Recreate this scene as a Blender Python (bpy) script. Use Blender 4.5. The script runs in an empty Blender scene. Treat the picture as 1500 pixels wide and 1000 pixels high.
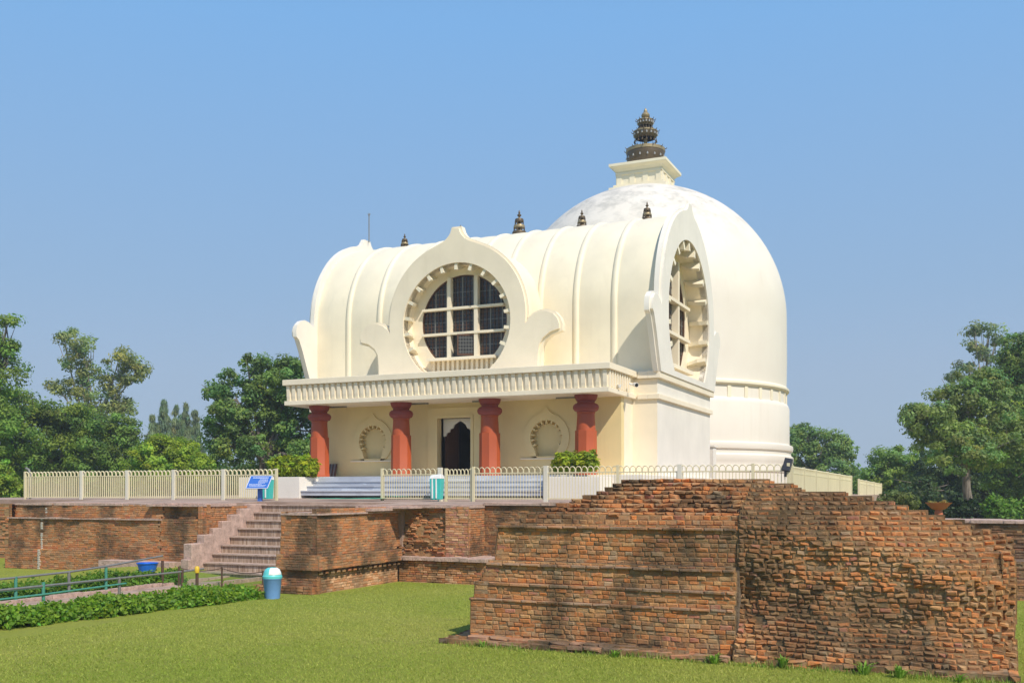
import bpy, math, random
import numpy as np
from mathutils import Vector, Matrix
R = math.radians
random.seed(7); rng = np.random.default_rng(7)
SC = bpy.context.scene
COL = SC.collection

# ------------------------------------------------------------------ camera, sky, sun
TH = R(24.3); FPX = 1480.0; HOR = 720.0          # eye is the origin, building axes are the world axes
CT, ST = math.cos(TH), math.sin(TH)
cam_d = bpy.data.cameras.new('camera'); cam = bpy.data.objects.new('camera', cam_d); COL.objects.link(cam)
cam.location = (0, 0, 0); cam.rotation_euler = (R(90), 0, TH)
cam_d.sensor_width = 36; cam_d.lens = FPX / 1500 * 36
cam_d.shift_y = (HOR - 500) / 1500; cam_d.clip_start = .1; cam_d.clip_end = 6000
SC.camera = cam

SUN = Vector((.746, -.50, 1.0)).normalized()
world = bpy.data.worlds.new("World"); SC.world = world; world.use_nodes = True
wn = world.node_tree.nodes; wl = world.node_tree.links
bg = wn['Background']; sky = wn.new('ShaderNodeTexSky'); sky.sky_type = 'NISHITA'; sky.sun_disc = False
sky.sun_elevation = math.asin(SUN.z); sky.sun_rotation = math.atan2(SUN.x, SUN.y)
sky.altitude = 0; sky.air_density = 1.0; sky.dust_density = 1.3; sky.ozone_density = 2.0
# clear-day haze: the physical sky blended with a paler measured gradient by elevation
def lin(c): return tuple(((v / 255) / 12.92 if v / 255 < .04 else ((v / 255 + .055) / 1.055) ** 2.4) for v in c)
tc = wn.new('ShaderNodeTexCoord'); sx_ = wn.new('ShaderNodeSeparateXYZ'); wl.new(tc.outputs['Generated'], sx_.inputs[0])
rp_ = wn.new('ShaderNodeValToRGB'); wl.new(sx_.outputs['Z'], rp_.inputs[0]); el = rp_.color_ramp.elements
for p_, c_ in ((.0, (168, 189, 214)), (.115, (162, 187, 217)), (.19, (151, 185, 221)), (.42, (130, 185, 240)), (1., (70, 128, 205))):
    k_ = el[0] if p_ == 0 else el[-1] if p_ == 1 else el.new(p_)
    k_.position = p_; k_.color = lin(c_) + (1,)
vm = wn.new('ShaderNodeVectorMath'); vm.operation = 'SCALE'; vm.inputs[3].default_value = 1 / .12; wl.new(rp_.outputs[0], vm.inputs[0])
mxw = wn.new('ShaderNodeMix'); mxw.data_type = 'RGBA'; mxw.inputs[0].default_value = .86
wl.new(sky.outputs[0], mxw.inputs[6]); wl.new(vm.outputs[0], mxw.inputs[7])
wl.new(mxw.outputs[2], bg.inputs[0]); bg.inputs[1].default_value = .12
sd = bpy.data.lights.new('sun', 'SUN'); so = bpy.data.objects.new('sun', sd); COL.objects.link(so)
sd.energy = 4.7; sd.angle = R(.5); sd.color = (1, .925, .80)
so.rotation_euler = (-SUN).to_track_quat('-Z', 'Y').to_euler(); so.location = (20, -15, 40)
SC.view_settings.view_transform = 'Standard'; SC.view_settings.look = 'None'
SC.view_settings.exposure = 0.0; SC.view_settings.gamma = 1
SC.render.resolution_x = 1024; SC.render.resolution_y = 682

# ------------------------------------------------------------------ helpers
def at_d(px, py, d):                  # photo pixel + distance along the view -> point
    l = (px - 750) / FPX * d
    return Vector((CT * l - ST * d, ST * l + CT * d, (HOR - py) / FPX * d))
def at_y(px, py, Y):                  # photo pixel + depth plane Y -> point
    X = Y * math.tan(math.atan((px - 750) / FPX) - TH)
    d = -X * ST + Y * CT
    return Vector((X, Y, (HOR - py) / FPX * d))

def tag(o, label=None, cat=None, group=None, kind=None):
    if label: o['label'] = label
    if cat: o['category'] = cat
    if group: o['group'] = group
    if kind: o['kind'] = kind
    return o
def thing(name, label, cat, loc=(0, 0, 0), rz=0, group=None):
    o = bpy.data.objects.new(name, None); COL.objects.link(o)
    o.location = loc; o.rotation_euler = (0, 0, rz); o.empty_display_size = .2
    return tag(o, label, cat, group)
def link(name, me, parent=None, local=False):
    o = bpy.data.objects.new(name, me); COL.objects.link(o)
    if parent is not None:
        o.parent = parent
        if not local and parent.type == 'EMPTY': o.location = -parent.location
    return o
def copy_tree(o, parent=None):
    c = o.copy(); COL.objects.link(c); c.parent = parent
    for ch in [q for q in bpy.data.objects if q.parent == o]: copy_tree(ch, c)
    return c

class MB:
    """collects geometry for ONE mesh object"""
    def __init__(s): s.v = []; s.f = []; s.m = []; s.c = []
    def add(s, vs, fs, mi=0, col=None):
        b = len(s.v); s.v += [tuple(v) for v in vs]; s.f += [tuple(i + b for i in f) for f in fs]
        s.m += [mi] * len(fs)
        if col is not None: s.c += [col] * len(vs)
        return s
    def box(s, x0, x1, y0, y1, z0, z1, mi=0, M=None, ch=0):
        vs = [Vector((x, y, z)) for z in (z0, z1) for y in (y0, y1) for x in (x0, x1)]
        if M: vs = [M @ v for v in vs]
        return s.add(vs, [(0, 2, 3, 1), (4, 5, 7, 6), (0, 1, 5, 4), (2, 6, 7, 3), (0, 4, 6, 2), (1, 3, 7, 5)], mi)
    def lathe(s, prof, cx=0, cy=0, cz=0, n=32, mi=0, a0=0., a1=2 * math.pi, ph=0.):
        full = abs(a1 - a0 - 2 * math.pi) < 1e-6
        k = n if full else n + 1
        vs = []
        for (r, z) in prof:
            for i in range(k):
                a = ph + a0 + (a1 - a0) * i / n
                vs.append((cx + r * math.cos(a), cy + r * math.sin(a), cz + z))
        fs = []
        for j in range(len(prof) - 1):
            for i in range(n):
                i2 = (i + 1) % k
                fs.append((j * k + i, j * k + i2, (j + 1) * k + i2, (j + 1) * k + i))
        if full:
            if prof[0][0] > 1e-4: fs.append(tuple(range(k))[::-1])
            if prof[-1][0] > 1e-4: fs.append(tuple((len(prof) - 1) * k + i for i in range(k)))
        return s.add(vs, fs, mi)
    def tube(s, pts, rad, n=8, mi=0, cap=True):
        pts = [Vector(p) for p in pts]
        if not hasattr(rad, '__len__'): rad = [rad] * len(pts)
        vs = []; fs = []
        for i, p in enumerate(pts):
            t = (pts[min(i + 1, len(pts) - 1)] - pts[max(i - 1, 0)]).normalized()
            a = t.cross(Vector((0, 0, 1)) if abs(t.z) < .9 else Vector((1, 0, 0))).normalized(); b = t.cross(a)
            for k in range(n):
                g = 2 * math.pi * k / n
                vs.append(p + (a * math.cos(g) + b * math.sin(g)) * rad[i])
        for i in range(len(pts) - 1):
            for k in range(n):
                k2 = (k + 1) % n
                fs.append((i * n + k, i * n + k2, (i + 1) * n + k2, (i + 1) * n + k))
        if cap:
            fs.append(tuple(range(n))); fs.append(tuple((len(pts) - 1) * n + k for k in range(n))[::-1])
        return s.add(vs, fs, mi)
    def grid(s, fn, nu, nv, mi=0):
        vs = [fn(i / nu, j / nv) for j in range(nv + 1) for i in range(nu + 1)]
        fs = [(j * (nu + 1) + i, j * (nu + 1) + i + 1, (j + 1) * (nu + 1) + i + 1, (j + 1) * (nu + 1) + i) for j in range(nv) for i in range(nu)]
        return s.add(vs, fs, mi)
    def build(s, name, mats, parent=None, smooth=None, local=False, bevel=0):
        me = bpy.data.meshes.new(name); me.from_pydata(s.v, [], s.f)
        if not isinstance(mats, (list, tuple)): mats = [mats]
        for m in mats: me.materials.append(m)
        if any(s.m): me.polygons.foreach_set('material_index', s.m)
        if s.c and len(s.c) == len(s.v):
            ca = me.color_attributes.new('Col', 'FLOAT_COLOR', 'POINT')
            ca.data.foreach_set('color', np.array([tuple(c) + (1,) for c in s.c], dtype=np.float32).ravel())
        import bmesh
        bm = bmesh.new(); bm.from_mesh(me)
        if not s.c: bmesh.ops.recalc_face_normals(bm, faces=bm.faces[:])
        bm.to_mesh(me); bm.free()
        me.update()
        if smooth is not None:
            me.shade_smooth(); me.set_sharp_from_angle(angle=R(smooth))
        o = link(name, me, parent, local)
        if bevel:
            md = o.modifiers.new('bevel', 'BEVEL'); md.width = bevel; md.segments = 2; md.limit_method = 'ANGLE'; md.angle_limit = R(40)
        return o

def plate(mb, outline, holes, w0, w1, mp, mi=0):
    """flat shape with holes, extruded from w0 to w1; mp maps (u,v,w) to the world"""
    cu = bpy.data.curves.new('tmp', 'CURVE'); cu.dimensions = '2D'; cu.fill_mode = 'BOTH'; cu.extrude = abs(w1 - w0) / 2
    for ln in [outline] + list(holes):
        sp = cu.splines.new('POLY'); sp.points.add(len(ln) - 1); sp.use_cyclic_u = True
        for p, q in zip(sp.points, ln): p.co = (q[0], q[1], 0, 1)
    ob = bpy.data.objects.new('tmp', cu); COL.objects.link(ob)
    dg = bpy.context.evaluated_depsgraph_get(); me = bpy.data.meshes.new_from_object(ob.evaluated_get(dg))
    wm = (w0 + w1) / 2
    mb.add([mp(v.co.x, v.co.y, v.co.z + wm) for v in me.vertices], [tuple(p.vertices) for p in me.polygons], mi)
    bpy.data.objects.remove(ob); bpy.data.curves.remove(cu); bpy.data.meshes.remove(me)
    return mb
def arcpts(cu, cv, r, a0, a1, n): return [(cu + r * math.cos(R(a0 + (a1 - a0) * i / n)), cv + r * math.sin(R(a0 + (a1 - a0) * i / n))) for i in range(n + 1)]
def offset(poly, d):
    n = len(poly); A = sum(poly[i][0] * poly[(i + 1) % n][1] - poly[(i + 1) % n][0] * poly[i][1] for i in range(n))
    sg = 1 if A > 0 else -1; out = []
    for i in range(n):
        p0, p1, p2 = Vector(poly[i - 1]), Vector(poly[i]), Vector(poly[(i + 1) % n])
        a = (p1 - p0); b = (p2 - p1)
        if a.length < 1e-6 or b.length < 1e-6: out.append(tuple(p1)); continue
        na = Vector((a.y, -a.x)).normalized() * sg; nb = Vector((b.y, -b.x)).normalized() * sg
        m = na + nb
        m = m.normalized() / max(.5, m.normalized().dot(na)) if m.length > 1e-4 else na
        out.append(tuple(p1 + m * d))
    return out

# ------------------------------------------------------------------ materials
def mat(name):
    m = bpy.data.materials.new(name); m.use_nodes = True
    nt = m.node_tree; return m, nt, nt.nodes, nt.links, nt.nodes['Principled BSDF']
def noise(N, L, vec, scale, detail=5, rough=.6):
    t = N.new('ShaderNodeTexNoise'); t.inputs['Scale'].default_value = scale; t.inputs['Detail'].default_value = detail
    t.inputs['Roughness'].default_value = rough
    if vec is not None: L.new(vec, t.inputs['Vector'])
    return t.outputs['Fac']
def ramp(N, L, fac, stops):
    r = N.new('ShaderNodeValToRGB'); L.new(fac, r.inputs[0]); e = r.color_ramp.elements
    while len(e) < len(stops): e.new(.5)
    for k, (p, c) in zip(e, stops):
        k.position = p; k.color = (c, c, c, 1) if not hasattr(c, '__len__') else tuple(c) + (1,)
    return r.outputs[0]
def mix(N, L, fac, a, b, mode='MIX'):
    x = N.new('ShaderNodeMix'); x.data_type = 'RGBA'; x.blend_type = mode
    for s, v in ((x.inputs[0], fac), (x.inputs[6], a), (x.inputs[7], b)):
        if hasattr(v, 'is_linked'): L.new(v, s)
        elif hasattr(v, '__len__'): s.default_value = tuple(v) + (1,)
        else: s.default_value = v
    return x.outputs[2]
def mth(N, L, op, a, b=0.):
    x = N.new('ShaderNodeMath'); x.operation = op
    for s, v in zip(x.inputs, (a, b)):
        if hasattr(v, 'is_linked'): L.new(v, s)
        else: s.default_value = v
    return x.outputs[0]
def objco(N): return N.new('ShaderNodeNewGeometry').outputs['Position']
def mapping(N, L, vec, sc):
    m = N.new('ShaderNodeMapping'); m.inputs['Scale'].default_value = sc; L.new(vec, m.inputs[0]); return m.outputs[0]
def bump(N, L, b, h, s, dist):
    x = N.new('ShaderNodeBump'); x.inputs['Strength'].default_value = s; x.inputs['Distance'].default_value = dist
    L.new(h, x.inputs['Height']); L.new(x.outputs[0], b.inputs['Normal'])

def paint(name, col, rough=.6, var=.08, grime=.25, gcol=(.30, .25, .17), bmp=.15):
    m, nt, N, L, b = mat(name); P = objco(N)
    n1 = noise(N, L, P, .8, 6); n2 = noise(N, L, mapping(N, L, P, (2.5, 2.5, .25)), 1.3, 6, .65); n3 = noise(N, L, P, 14, 4)
    c = mix(N, L, ramp(N, L, n1, [(.3, 0), (.7, 1)]), tuple(x * (1 - var) for x in col), tuple(min(1, x * (1 + var * .5)) for x in col))
    if grime:
        k = mth(N, L, 'MULTIPLY', ramp(N, L, n2, [(.55, 0), (.80, 1)]), grime)
        c = mix(N, L, k, c, gcol)
    L.new(c, b.inputs['Base Color']); b.inputs['Roughness'].default_value = rough
    if bmp: bump(N, L, b, n3, bmp, .01)
    return m
def plain(name, col, rough=.5, metal=0., var=.1):
    m, nt, N, L, b = mat(name); P = objco(N)
    c = mix(N, L, noise(N, L, P, 9, 4), tuple(x * (1 - var) for x in col), tuple(min(1, x * (1 + var)) for x in col))
    L.new(c, b.inputs['Base Color']); b.inputs['Roughness'].default_value = rough; b.inputs['Metallic'].default_value = metal
    return m

M = {}
M['bounce_cream'] = paint('bounce_cream_paint', (.76, .61, .31), grime=.16, gcol=(.40, .30, .14))  # cream deepened: yellow bounce light of the shaded porch put into the colour
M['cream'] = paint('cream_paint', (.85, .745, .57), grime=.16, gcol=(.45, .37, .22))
M['white'] = paint('pale_paint', (.82, .735, .555), grime=.20, gcol=(.45, .40, .30))
M['chalk'] = paint('chalk_paint', (.81, .755, .665), grime=.18, gcol=(.45, .42, .36))
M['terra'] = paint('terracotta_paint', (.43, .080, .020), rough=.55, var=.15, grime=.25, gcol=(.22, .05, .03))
M['capital'] = paint('shaded_terracotta_paint', (.25, .042, .028), rough=.6, var=.15, grime=.3, gcol=(.12, .04, .03))  # terracotta darkened to carry the shade under the cornice
M['fence'] = paint('fence_paint', (.70, .62, .40), rough=.5, grime=.35, gcol=(.28, .20, .10))
M['fencew'] = paint('fence_post_paint', (.72, .68, .56), rough=.5, grime=.25, gcol=(.28, .20, .10))
M['bronze'] = plain('bronze', (.115, .08, .045), .5, .35, .4)
M['gold'] = plain('weathered_brass', (.33, .255, .14), .45, .4, .4)
M['dark'] = plain('interior_shade', (.02, .018, .016), .9)
M['wood'] = plain('brown_wood', (.10, .045, .022), .55, 0, .3)
M['teal'] = plain('teal_plastic', (.05, .50, .45), .45)
M['bluebin'] = plain('pale_blue_plastic', (.17, .34, .66), .45, 0, .15)
M['aqua'] = plain('aqua_plastic', (.13, .58, .56), .4)
M['whitep'] = plain('white_plastic', (.78, .77, .74), .4)
M['blue'] = plain('blue_enamel', (.04, .14, .48), .4)
M['signw'] = plain('white_lettering', (.62, .66, .75), .5)
M['tub'] = plain('blue_plastic', (.01, .13, .62), .4)
M['green'] = plain('green_paint', (.06, .24, .17), .55, 0, .4)
M['greyp'] = plain('grey_pipe', (.22, .21, .19), .5, .3, .3)
M['rust'] = plain('rusty_iron', (.10, .055, .035), .7, .2, .4)
M['yellow'] = plain('yellow_paint', (.70, .45, .03), .5)
M['mat_green'] = plain('green_mat', (.03, .24, .14), .9)
M['black'] = plain('black_metal', (.03, .03, .035), .4, .2)
M['pot'] = plain('terracotta_pot', (.45, .13, .06), .75)
M['stain'] = plain('lime_streak', (.55, .50, .42), .9)
M['crystal'] = plain('brass_bell', (.5, .47, .42), .35, .5)

def dome_mat():
    m, nt, N, L, b = mat('dome_paint'); P = objco(N)
    sep = N.new('ShaderNodeSeparateXYZ'); L.new(P, sep.inputs[0])
    n1 = noise(N, L, P, .5, 6); n2 = noise(N, L, P, 1.1, 9, .7); n3 = noise(N, L, mapping(N, L, P, (3, 3, .15)), 1.2, 6)
    c = mix(N, L, ramp(N, L, n1, [(.3, 0), (.7, 1)]), (.72, .655, .565), (.765, .71, .615))
    zone = ramp(N, L, mth(N, L, 'DIVIDE', sep.outputs['Z'], 20.), [(.62, 0), (.74, 1)])     # lichen grows on the crown of the dome
    k = mth(N, L, 'MULTIPLY', ramp(N, L, n2, [(.46, 0), (.62, 1)]), zone)
    c = mix(N, L, mth(N, L, 'MULTIPLY', k, .5), c, (.30, .29, .25))
    c = mix(N, L, mth(N, L, 'MULTIPLY', ramp(N, L, n3, [(.55, 0), (.8, 1)]), .14), c, (.45, .38, .25))
    L.new(c, b.inputs['Base Color']); b.inputs['Roughness'].default_value = .65
    bump(N, L, b, noise(N, L, P, 6, 5), .12, .02)
    return m
M['dome'] = dome_mat()

def brick_mat(name, stain=.75, dirt=(.075, .058, .036), sc=1.0, thr=.5):
    m, nt, N, L, b = mat(name); P = objco(N)
    a = N.new('ShaderNodeAttribute'); a.attribute_name = 'Col'
    n1 = noise(N, L, mapping(N, L, P, (1, 1, .55)), 1.05 * sc, 4, .55); n2 = noise(N, L, P, 26, 5, .7); n3 = noise(N, L, P, 3.2, 6, .7)
    c = mix(N, L, n2, (.62, .58, .52), (1.38, 1.34, 1.28)); c = mix(N, L, 1., a.outputs[0], c, 'MULTIPLY')
    n5 = noise(N, L, P, 7.5, 4, .6); c = mix(N, L, ramp(N, L, n5, [(.50, 0), (.66, .6)]), c, (.50, .235, .085)); c = mix(N, L, ramp(N, L, n5, [(.32, .55), (.46, 0)]), c, (.36, .27, .155))
    k = mth(N, L, 'MULTIPLY', ramp(N, L, n1, [(thr, 0), (thr + .10, 1)]), ramp(N, L, n3, [(.30, .35), (.58, 1)]))
    c = mix(N, L, mth(N, L, 'MULTIPLY', k, stain), c, dirt)
    k2 = ramp(N, L, noise(N, L, P, 9, 6, .7), [(.60, 0), (.72, .45)])
    c = mix(N, L, k2, c, (.36, .27, .185))
    L.new(c, b.inputs['Base Color']); b.inputs['Roughness'].default_value = .95
    b.inputs['Specular IOR Level'].default_value = .15
    bump(N, L, b, n2, .7, .02)
    return m
M['brick'] = brick_mat('old_brick', stain=.82, thr=.49)
M['bricktorn'] = brick_mat('torn_brick', stain=.74, thr=.455, sc=.8)
M['brickfar'] = brick_mat('terrace_brick', stain=.80, sc=.8, thr=.50)
def mortar_mat(name, col):
    m, nt, N, L, b = mat(name); P = objco(N); n = noise(N, L, P, 7, 8, .75)
    c = mix(N, L, ramp(N, L, n, [(.3, 0), (.7, 1)]), tuple(x * .5 for x in col), tuple(x * 1.2 for x in col))
    L.new(c, b.inputs['Base Color']); b.inputs['Roughness'].default_value = 1
    bump(N, L, b, n, .8, .04); return m
M['mortar'] = mortar_mat('mud_mortar', (.20, .145, .095))
M['mortarfar'] = mortar_mat('terrace_mortar', (.20, .13, .085))
M['stair'] = mortar_mat('brown_render', (.52, .38, .30))
M['cheek'] = mortar_mat('pink_render', (.56, .39, .315))
def riser_mat():
    m, nt, N, L, b = mat('streaked_riser'); P = objco(N)
    n = noise(N, L, mapping(N, L, P, (9, 9, .8)), 2.2, 5, .7)
    c = ramp(N, L, n, [(.32, (.20, .125, .08)), (.5, (.37, .255, .18)), (.68, (.58, .47, .37))])
    L.new(c, b.inputs['Base Color']); b.inputs['Roughness'].default_value = 1; bump(N, L, b, n, .6, .03); return m
M['riser'] = riser_mat()
def terrace_mat():
    m, nt, N, L, b = mat('terrace_ground'); P = objco(N)
    n = noise(N, L, P, 1.3, 7); n2 = noise(N, L, P, 18, 5)
    c = ramp(N, L, n, [(.3, (.24, .165, .12)), (.55, (.40, .28, .215)), (.75, (.46, .34, .26))])
    L.new(c, b.inputs['Base Color']); b.inputs['Roughness'].default_value = 1; bump(N, L, b, n2, .5, .02); return m
M['terrace'] = terrace_mat()
def marble_mat():
    m, nt, N, L, b = mat('grey_marble'); P = objco(N)
    br = N.new('ShaderNodeTexBrick'); L.new(mapping(N, L, P, (.55, .001, .001)), br.inputs[0])
    v = N.new('ShaderNodeTexVoronoi'); v.feature = 'F1'; L.new(mapping(N, L, P, (.9, .2, 6.6)), v.inputs['Vector']); v.inputs['Scale'].default_value = 1
    c = mix(N, L, v.outputs['Color'], (.36, .38, .44), (.62, .64, .68))
    c = mix(N, L, ramp(N, L, noise(N, L, P, 4, 7), [(.5, 0), (.7, .5)]), c, (.34, .35, .39))
    N.remove(br)
    L.new(c, b.inputs['Base Color']); b.inputs['Roughness'].default_value = .4; return m
M['marble'] = marble_mat()
def glass_mat():
    m, nt, N, L, b = mat('dusty_dark_glass'); P = objco(N)
    c = mix(N, L, noise(N, L, P, 3, 6), (.012, .012, .012), (.05, .045, .04))
    L.new(c, b.inputs['Base Color']); b.inputs['Roughness'].default_value = .25; return m
M['glass'] = glass_mat()
def ground_mat():
    m, nt, N, L, b = mat('lawn_soil'); P = objco(N)
    n = noise(N, L, P, .22, 6); n2 = noise(N, L, P, 2.2, 7, .7); n3 = noise(N, L, P, 38, 5, .8)
    c = ramp(N, L, n, [(.30, (.24, .30, .040)), (.52, (.30, .335, .055)), (.74, (.375, .365, .09))])
    c = mix(N, L, ramp(N, L, n2, [(.5, 0), (.75, .6)]), c, (.24, .235, .075))
    c = mix(N, L, n3, mix(N, L, 1., c, (.5, .5, .5), 'MULTIPLY'), mix(N, L, 1., c, (1.4, 1.35, 1.3), 'MULTIPLY'))
    L.new(c, b.inputs['Base Color']); b.inputs['Roughness'].default_value = 1; b.inputs['Specular IOR Level'].default_value = .1
    bump(N, L, b, n3, .8, .04); return m
M['ground'] = ground_mat()
def leaf_mat(name, trans=.42, rough=.55):
    m, nt, N, L, b = mat(name)
    a = N.new('ShaderNodeAttribute'); a.attribute_name = 'Col'
    L.new(a.outputs[0], b.inputs['Base Color']); b.inputs['Roughness'].default_value = rough; b.inputs['Specular IOR Level'].default_value = .3
    t = N.new('ShaderNodeBsdfTranslucent'); L.new(mix(N, L, 1., a.outputs[0], (1.3, 1.5, .7), 'MULTIPLY'), t.inputs[0])
    mx = N.new('ShaderNodeMixShader'); mx.inputs[0].default_value = trans
    L.new(b.outputs[0], mx.inputs[1]); L.new(t.outputs[0], mx.inputs[2]); L.new(mx.outputs[0], N['Material Output'].inputs[0])
    return m
M['leaf'] = leaf_mat('leaves'); M['grass'] = leaf_mat('grass_blades', .25, .6)
def bark_mat(name, c0, c1):
    m, nt, N, L, b = mat(name); P = objco(N); n = noise(N, L, mapping(N, L, P, (6, 6, .8)), 2, 7, .7)
    L.new(ramp(N, L, n, [(.35, c0), (.65, c1)]), b.inputs['Base Color']); b.inputs['Roughness'].default_value = .95
    bump(N, L, b, n, 1., .06); return m
M['bark'] = bark_mat('grey_bark', (.09, .07, .055), (.30, .25, .21)); M['barkpale'] = bark_mat('pale_bark', (.20, .16, .12), (.42, .36, .30))
def net_mat():
    m, nt, N, L, b = mat('green_net'); b.inputs['Base Color'].default_value = (.08, .20, .06, 1)
    t = N.new('ShaderNodeBsdfTransparent'); mx = N.new('ShaderNodeMixShader'); mx.inputs[0].default_value = .28
    L.new(t.outputs[0], mx.inputs[1]); L.new(b.outputs[0], mx.inputs[2]); L.new(mx.outputs[0], N['Material Output'].inputs[0]); return m
M['net'] = net_mat()

LAWN = -2.23
def gz(x, y):
    z = LAWN + .28 * math.exp(-((x + 19.8) ** 2 / 5 + (y - 21) ** 2 / 3))
    if y > 30: z += min(1., (y - 30) / 40) * .75
    return z

# ------------------------------------------------------------------ ground, terrace
mb = MB()
xs = sorted(set([-3000, -1200, -500, -250, -150, -100, -70, -50, -40, -35, -30] + [-28 + .5 * i for i in range(80)] + [14, 20, 30, 50, 80, 150, 300, 700, 1500, 3000]))
ys = sorted(set([-600, -200, -60, -20, -5, 0] + [3 + .5 * i for i in range(50)] + [30, 34, 38, 44, 50, 56, 62, 70, 90, 120, 200, 400, 900, 2000, 4000]))
mb.add([(x, y, gz(x, y)) for y in ys for x in xs], [(j * len(xs) + i, j * len(xs) + i + 1, (j + 1) * len(xs) + i + 1, (j + 1) * len(xs) + i) for j in range(len(ys) - 1) for i in range(len(xs) - 1)])
tag(mb.build('ground', M['ground'], smooth=60), kind='structure')

# terrace: its earth body behind the retaining walls
mb = MB()
edge = [(-37, 24.25), (-25.6, 24.25), (-25.6, 21.25), (-18.7, 21.25), (-18.7, 23.55), (-13.9, 23.55), (-13.9, 21.9), (-12.9, 21.9), (-12.9, 22.35), (-11.15, 22.35), (-11.15, 23.1), (-3.6, 23.1), (-3.6, 40), (-3.6, 58), (-37, 58)]
def tz(x, y): return -.235 + .11 * min(1, max(0, (y - 24.8) / 3.6)) - .10 * max(0, min(1, (25 - y) / 3))
plate(mb, edge, [], 0, 1, lambda u, v, w: (u, v, (tz(u, v) - .004) if w > .5 else -2.6))
tag(mb.build('terrace', M['terrace']), kind='structure')
# ------------------------------------------------------------------ the temple
CX = -16.47; YP = 30.82; YF = 30.0; YW = 31.70; FL = .54
Z_S, Z_B, Z_T0, Z_T1 = 3.133, 3.286, 3.854, 4.054
YC, ZC, RV = 36.7, 6.46, 3.62
temple = thing('temple', 'cream barrel-vaulted temple with round horseshoe windows and a red-pillared porch', 'temple', (CX, 36, -.13))

# plinth with floor
MB().box(CX - 7.6, CX + 7.3, 30.2, 41.2, -.6, FL).build('plinth', M['chalk'], temple, bevel=.015)
# porch wall with door and two niches
def front(u, v, w): return (CX + u, YW - w, v)
door = [(-.76, FL + .004), (.64, FL + .004), (.64, 2.65), (-.76, 2.65)]
def niche(c, r=.58, zc=1.85, zb=1.15): return [(c + x, y) for x, y in arcpts(0, zc, r, -42, 222, 26)] + [(c - .34, zb), (c + .34, zb)]
n1, n2 = niche(-3.44), niche(3.44)
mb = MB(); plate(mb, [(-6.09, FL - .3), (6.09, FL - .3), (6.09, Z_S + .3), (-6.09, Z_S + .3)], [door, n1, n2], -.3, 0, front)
mb.build('porch_wall', M['bounce_cream'], temple)
for sx in (-1, 1): MB().box(CX + sx * 6.09, CX + sx * 5.79, YW + .3, 32.95, -.2, 3.2).build('porch_return_wall', M['cream'], temple)
for c, nn in ((-3.44, n1), (3.44, n2)):
    mb = MB()                                       # raised ogee surround, bracket ends round the rim, recessed back
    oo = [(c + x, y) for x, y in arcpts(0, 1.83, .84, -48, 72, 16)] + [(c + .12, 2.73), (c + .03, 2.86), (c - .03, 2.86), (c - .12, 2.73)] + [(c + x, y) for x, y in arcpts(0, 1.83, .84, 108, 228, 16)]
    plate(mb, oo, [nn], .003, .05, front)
    nic = mb.build('niche', M['bounce_cream'], temple)
    mb = MB(); plate(mb, offset(nn, .06), [], -.34, -.24, front); mb.build('niche_back', M['bounce_cream'], nic)
    for k in range(13):
        mb = MB(); a = R(-30 + 240 * k / 12); Mx = Matrix.Translation(Vector((CX + c, YW, 1.85))) @ Matrix.Rotation(-a, 4, 'Y')
        mb.box(.47, .60, -.02, .22, -.026, .026, M=Mx); mb.build('bracket', M['bounce_cream'], nic)
    MB().box(CX + c - .95, CX + c + .95, YW - .055, YW + .01, 1.10, 1.145).build('sill', M['cream'], nic)
# door
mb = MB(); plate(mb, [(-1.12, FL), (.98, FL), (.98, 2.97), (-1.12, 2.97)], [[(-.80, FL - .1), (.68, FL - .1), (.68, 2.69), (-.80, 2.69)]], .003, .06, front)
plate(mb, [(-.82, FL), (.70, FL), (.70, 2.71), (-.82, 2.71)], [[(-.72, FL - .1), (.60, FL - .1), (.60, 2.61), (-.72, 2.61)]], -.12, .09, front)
dr = mb.build('door_frame', M['bounce_cream'], temple)
mb = MB(); cusp = [(-.72, 2.61), (-.72, 1.98), (-.62, 2.0), (-.58, 2.12), (-.48, 2.13), (-.44, 2.25), (-.34, 2.27), (-.28, 2.4), (-.2, 2.45), (-.06, 2.53), (.1, 2.45), (.18, 2.38), (.24, 2.26), (.34, 2.22), (.39, 2.1), (.49, 2.08), (.53, 1.96), (.6, 1.93), (.6, 2.61)]
plate(mb, cusp, [], -.45, -.38, front); mb.build('cusped_arch', M['chalk'], dr)
Mx = Matrix.Translation(Vector((CX - .70, YW + .5, 0))) @ Matrix.Rotation(R(66), 4, 'Z')
mb = MB(); mb.box(0, .62, 0, .05, FL + .02, 2.6, M=Mx)
for z0, z1 in ((.75, 1.2), (1.3, 1.75), (1.85, 2.4)): mb.box(.1, .52, -.02, 0, z0, z1, M=Mx)
mb.build('door_leaf', M['wood'], dr)
MB().box(CX - 1.3, CX + 1.2, 35.5, 35.6, FL, 3.2).build('doorway_shade', M['dark'], temple)  # added dark sheet standing for the unlit hall beyond the door
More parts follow.
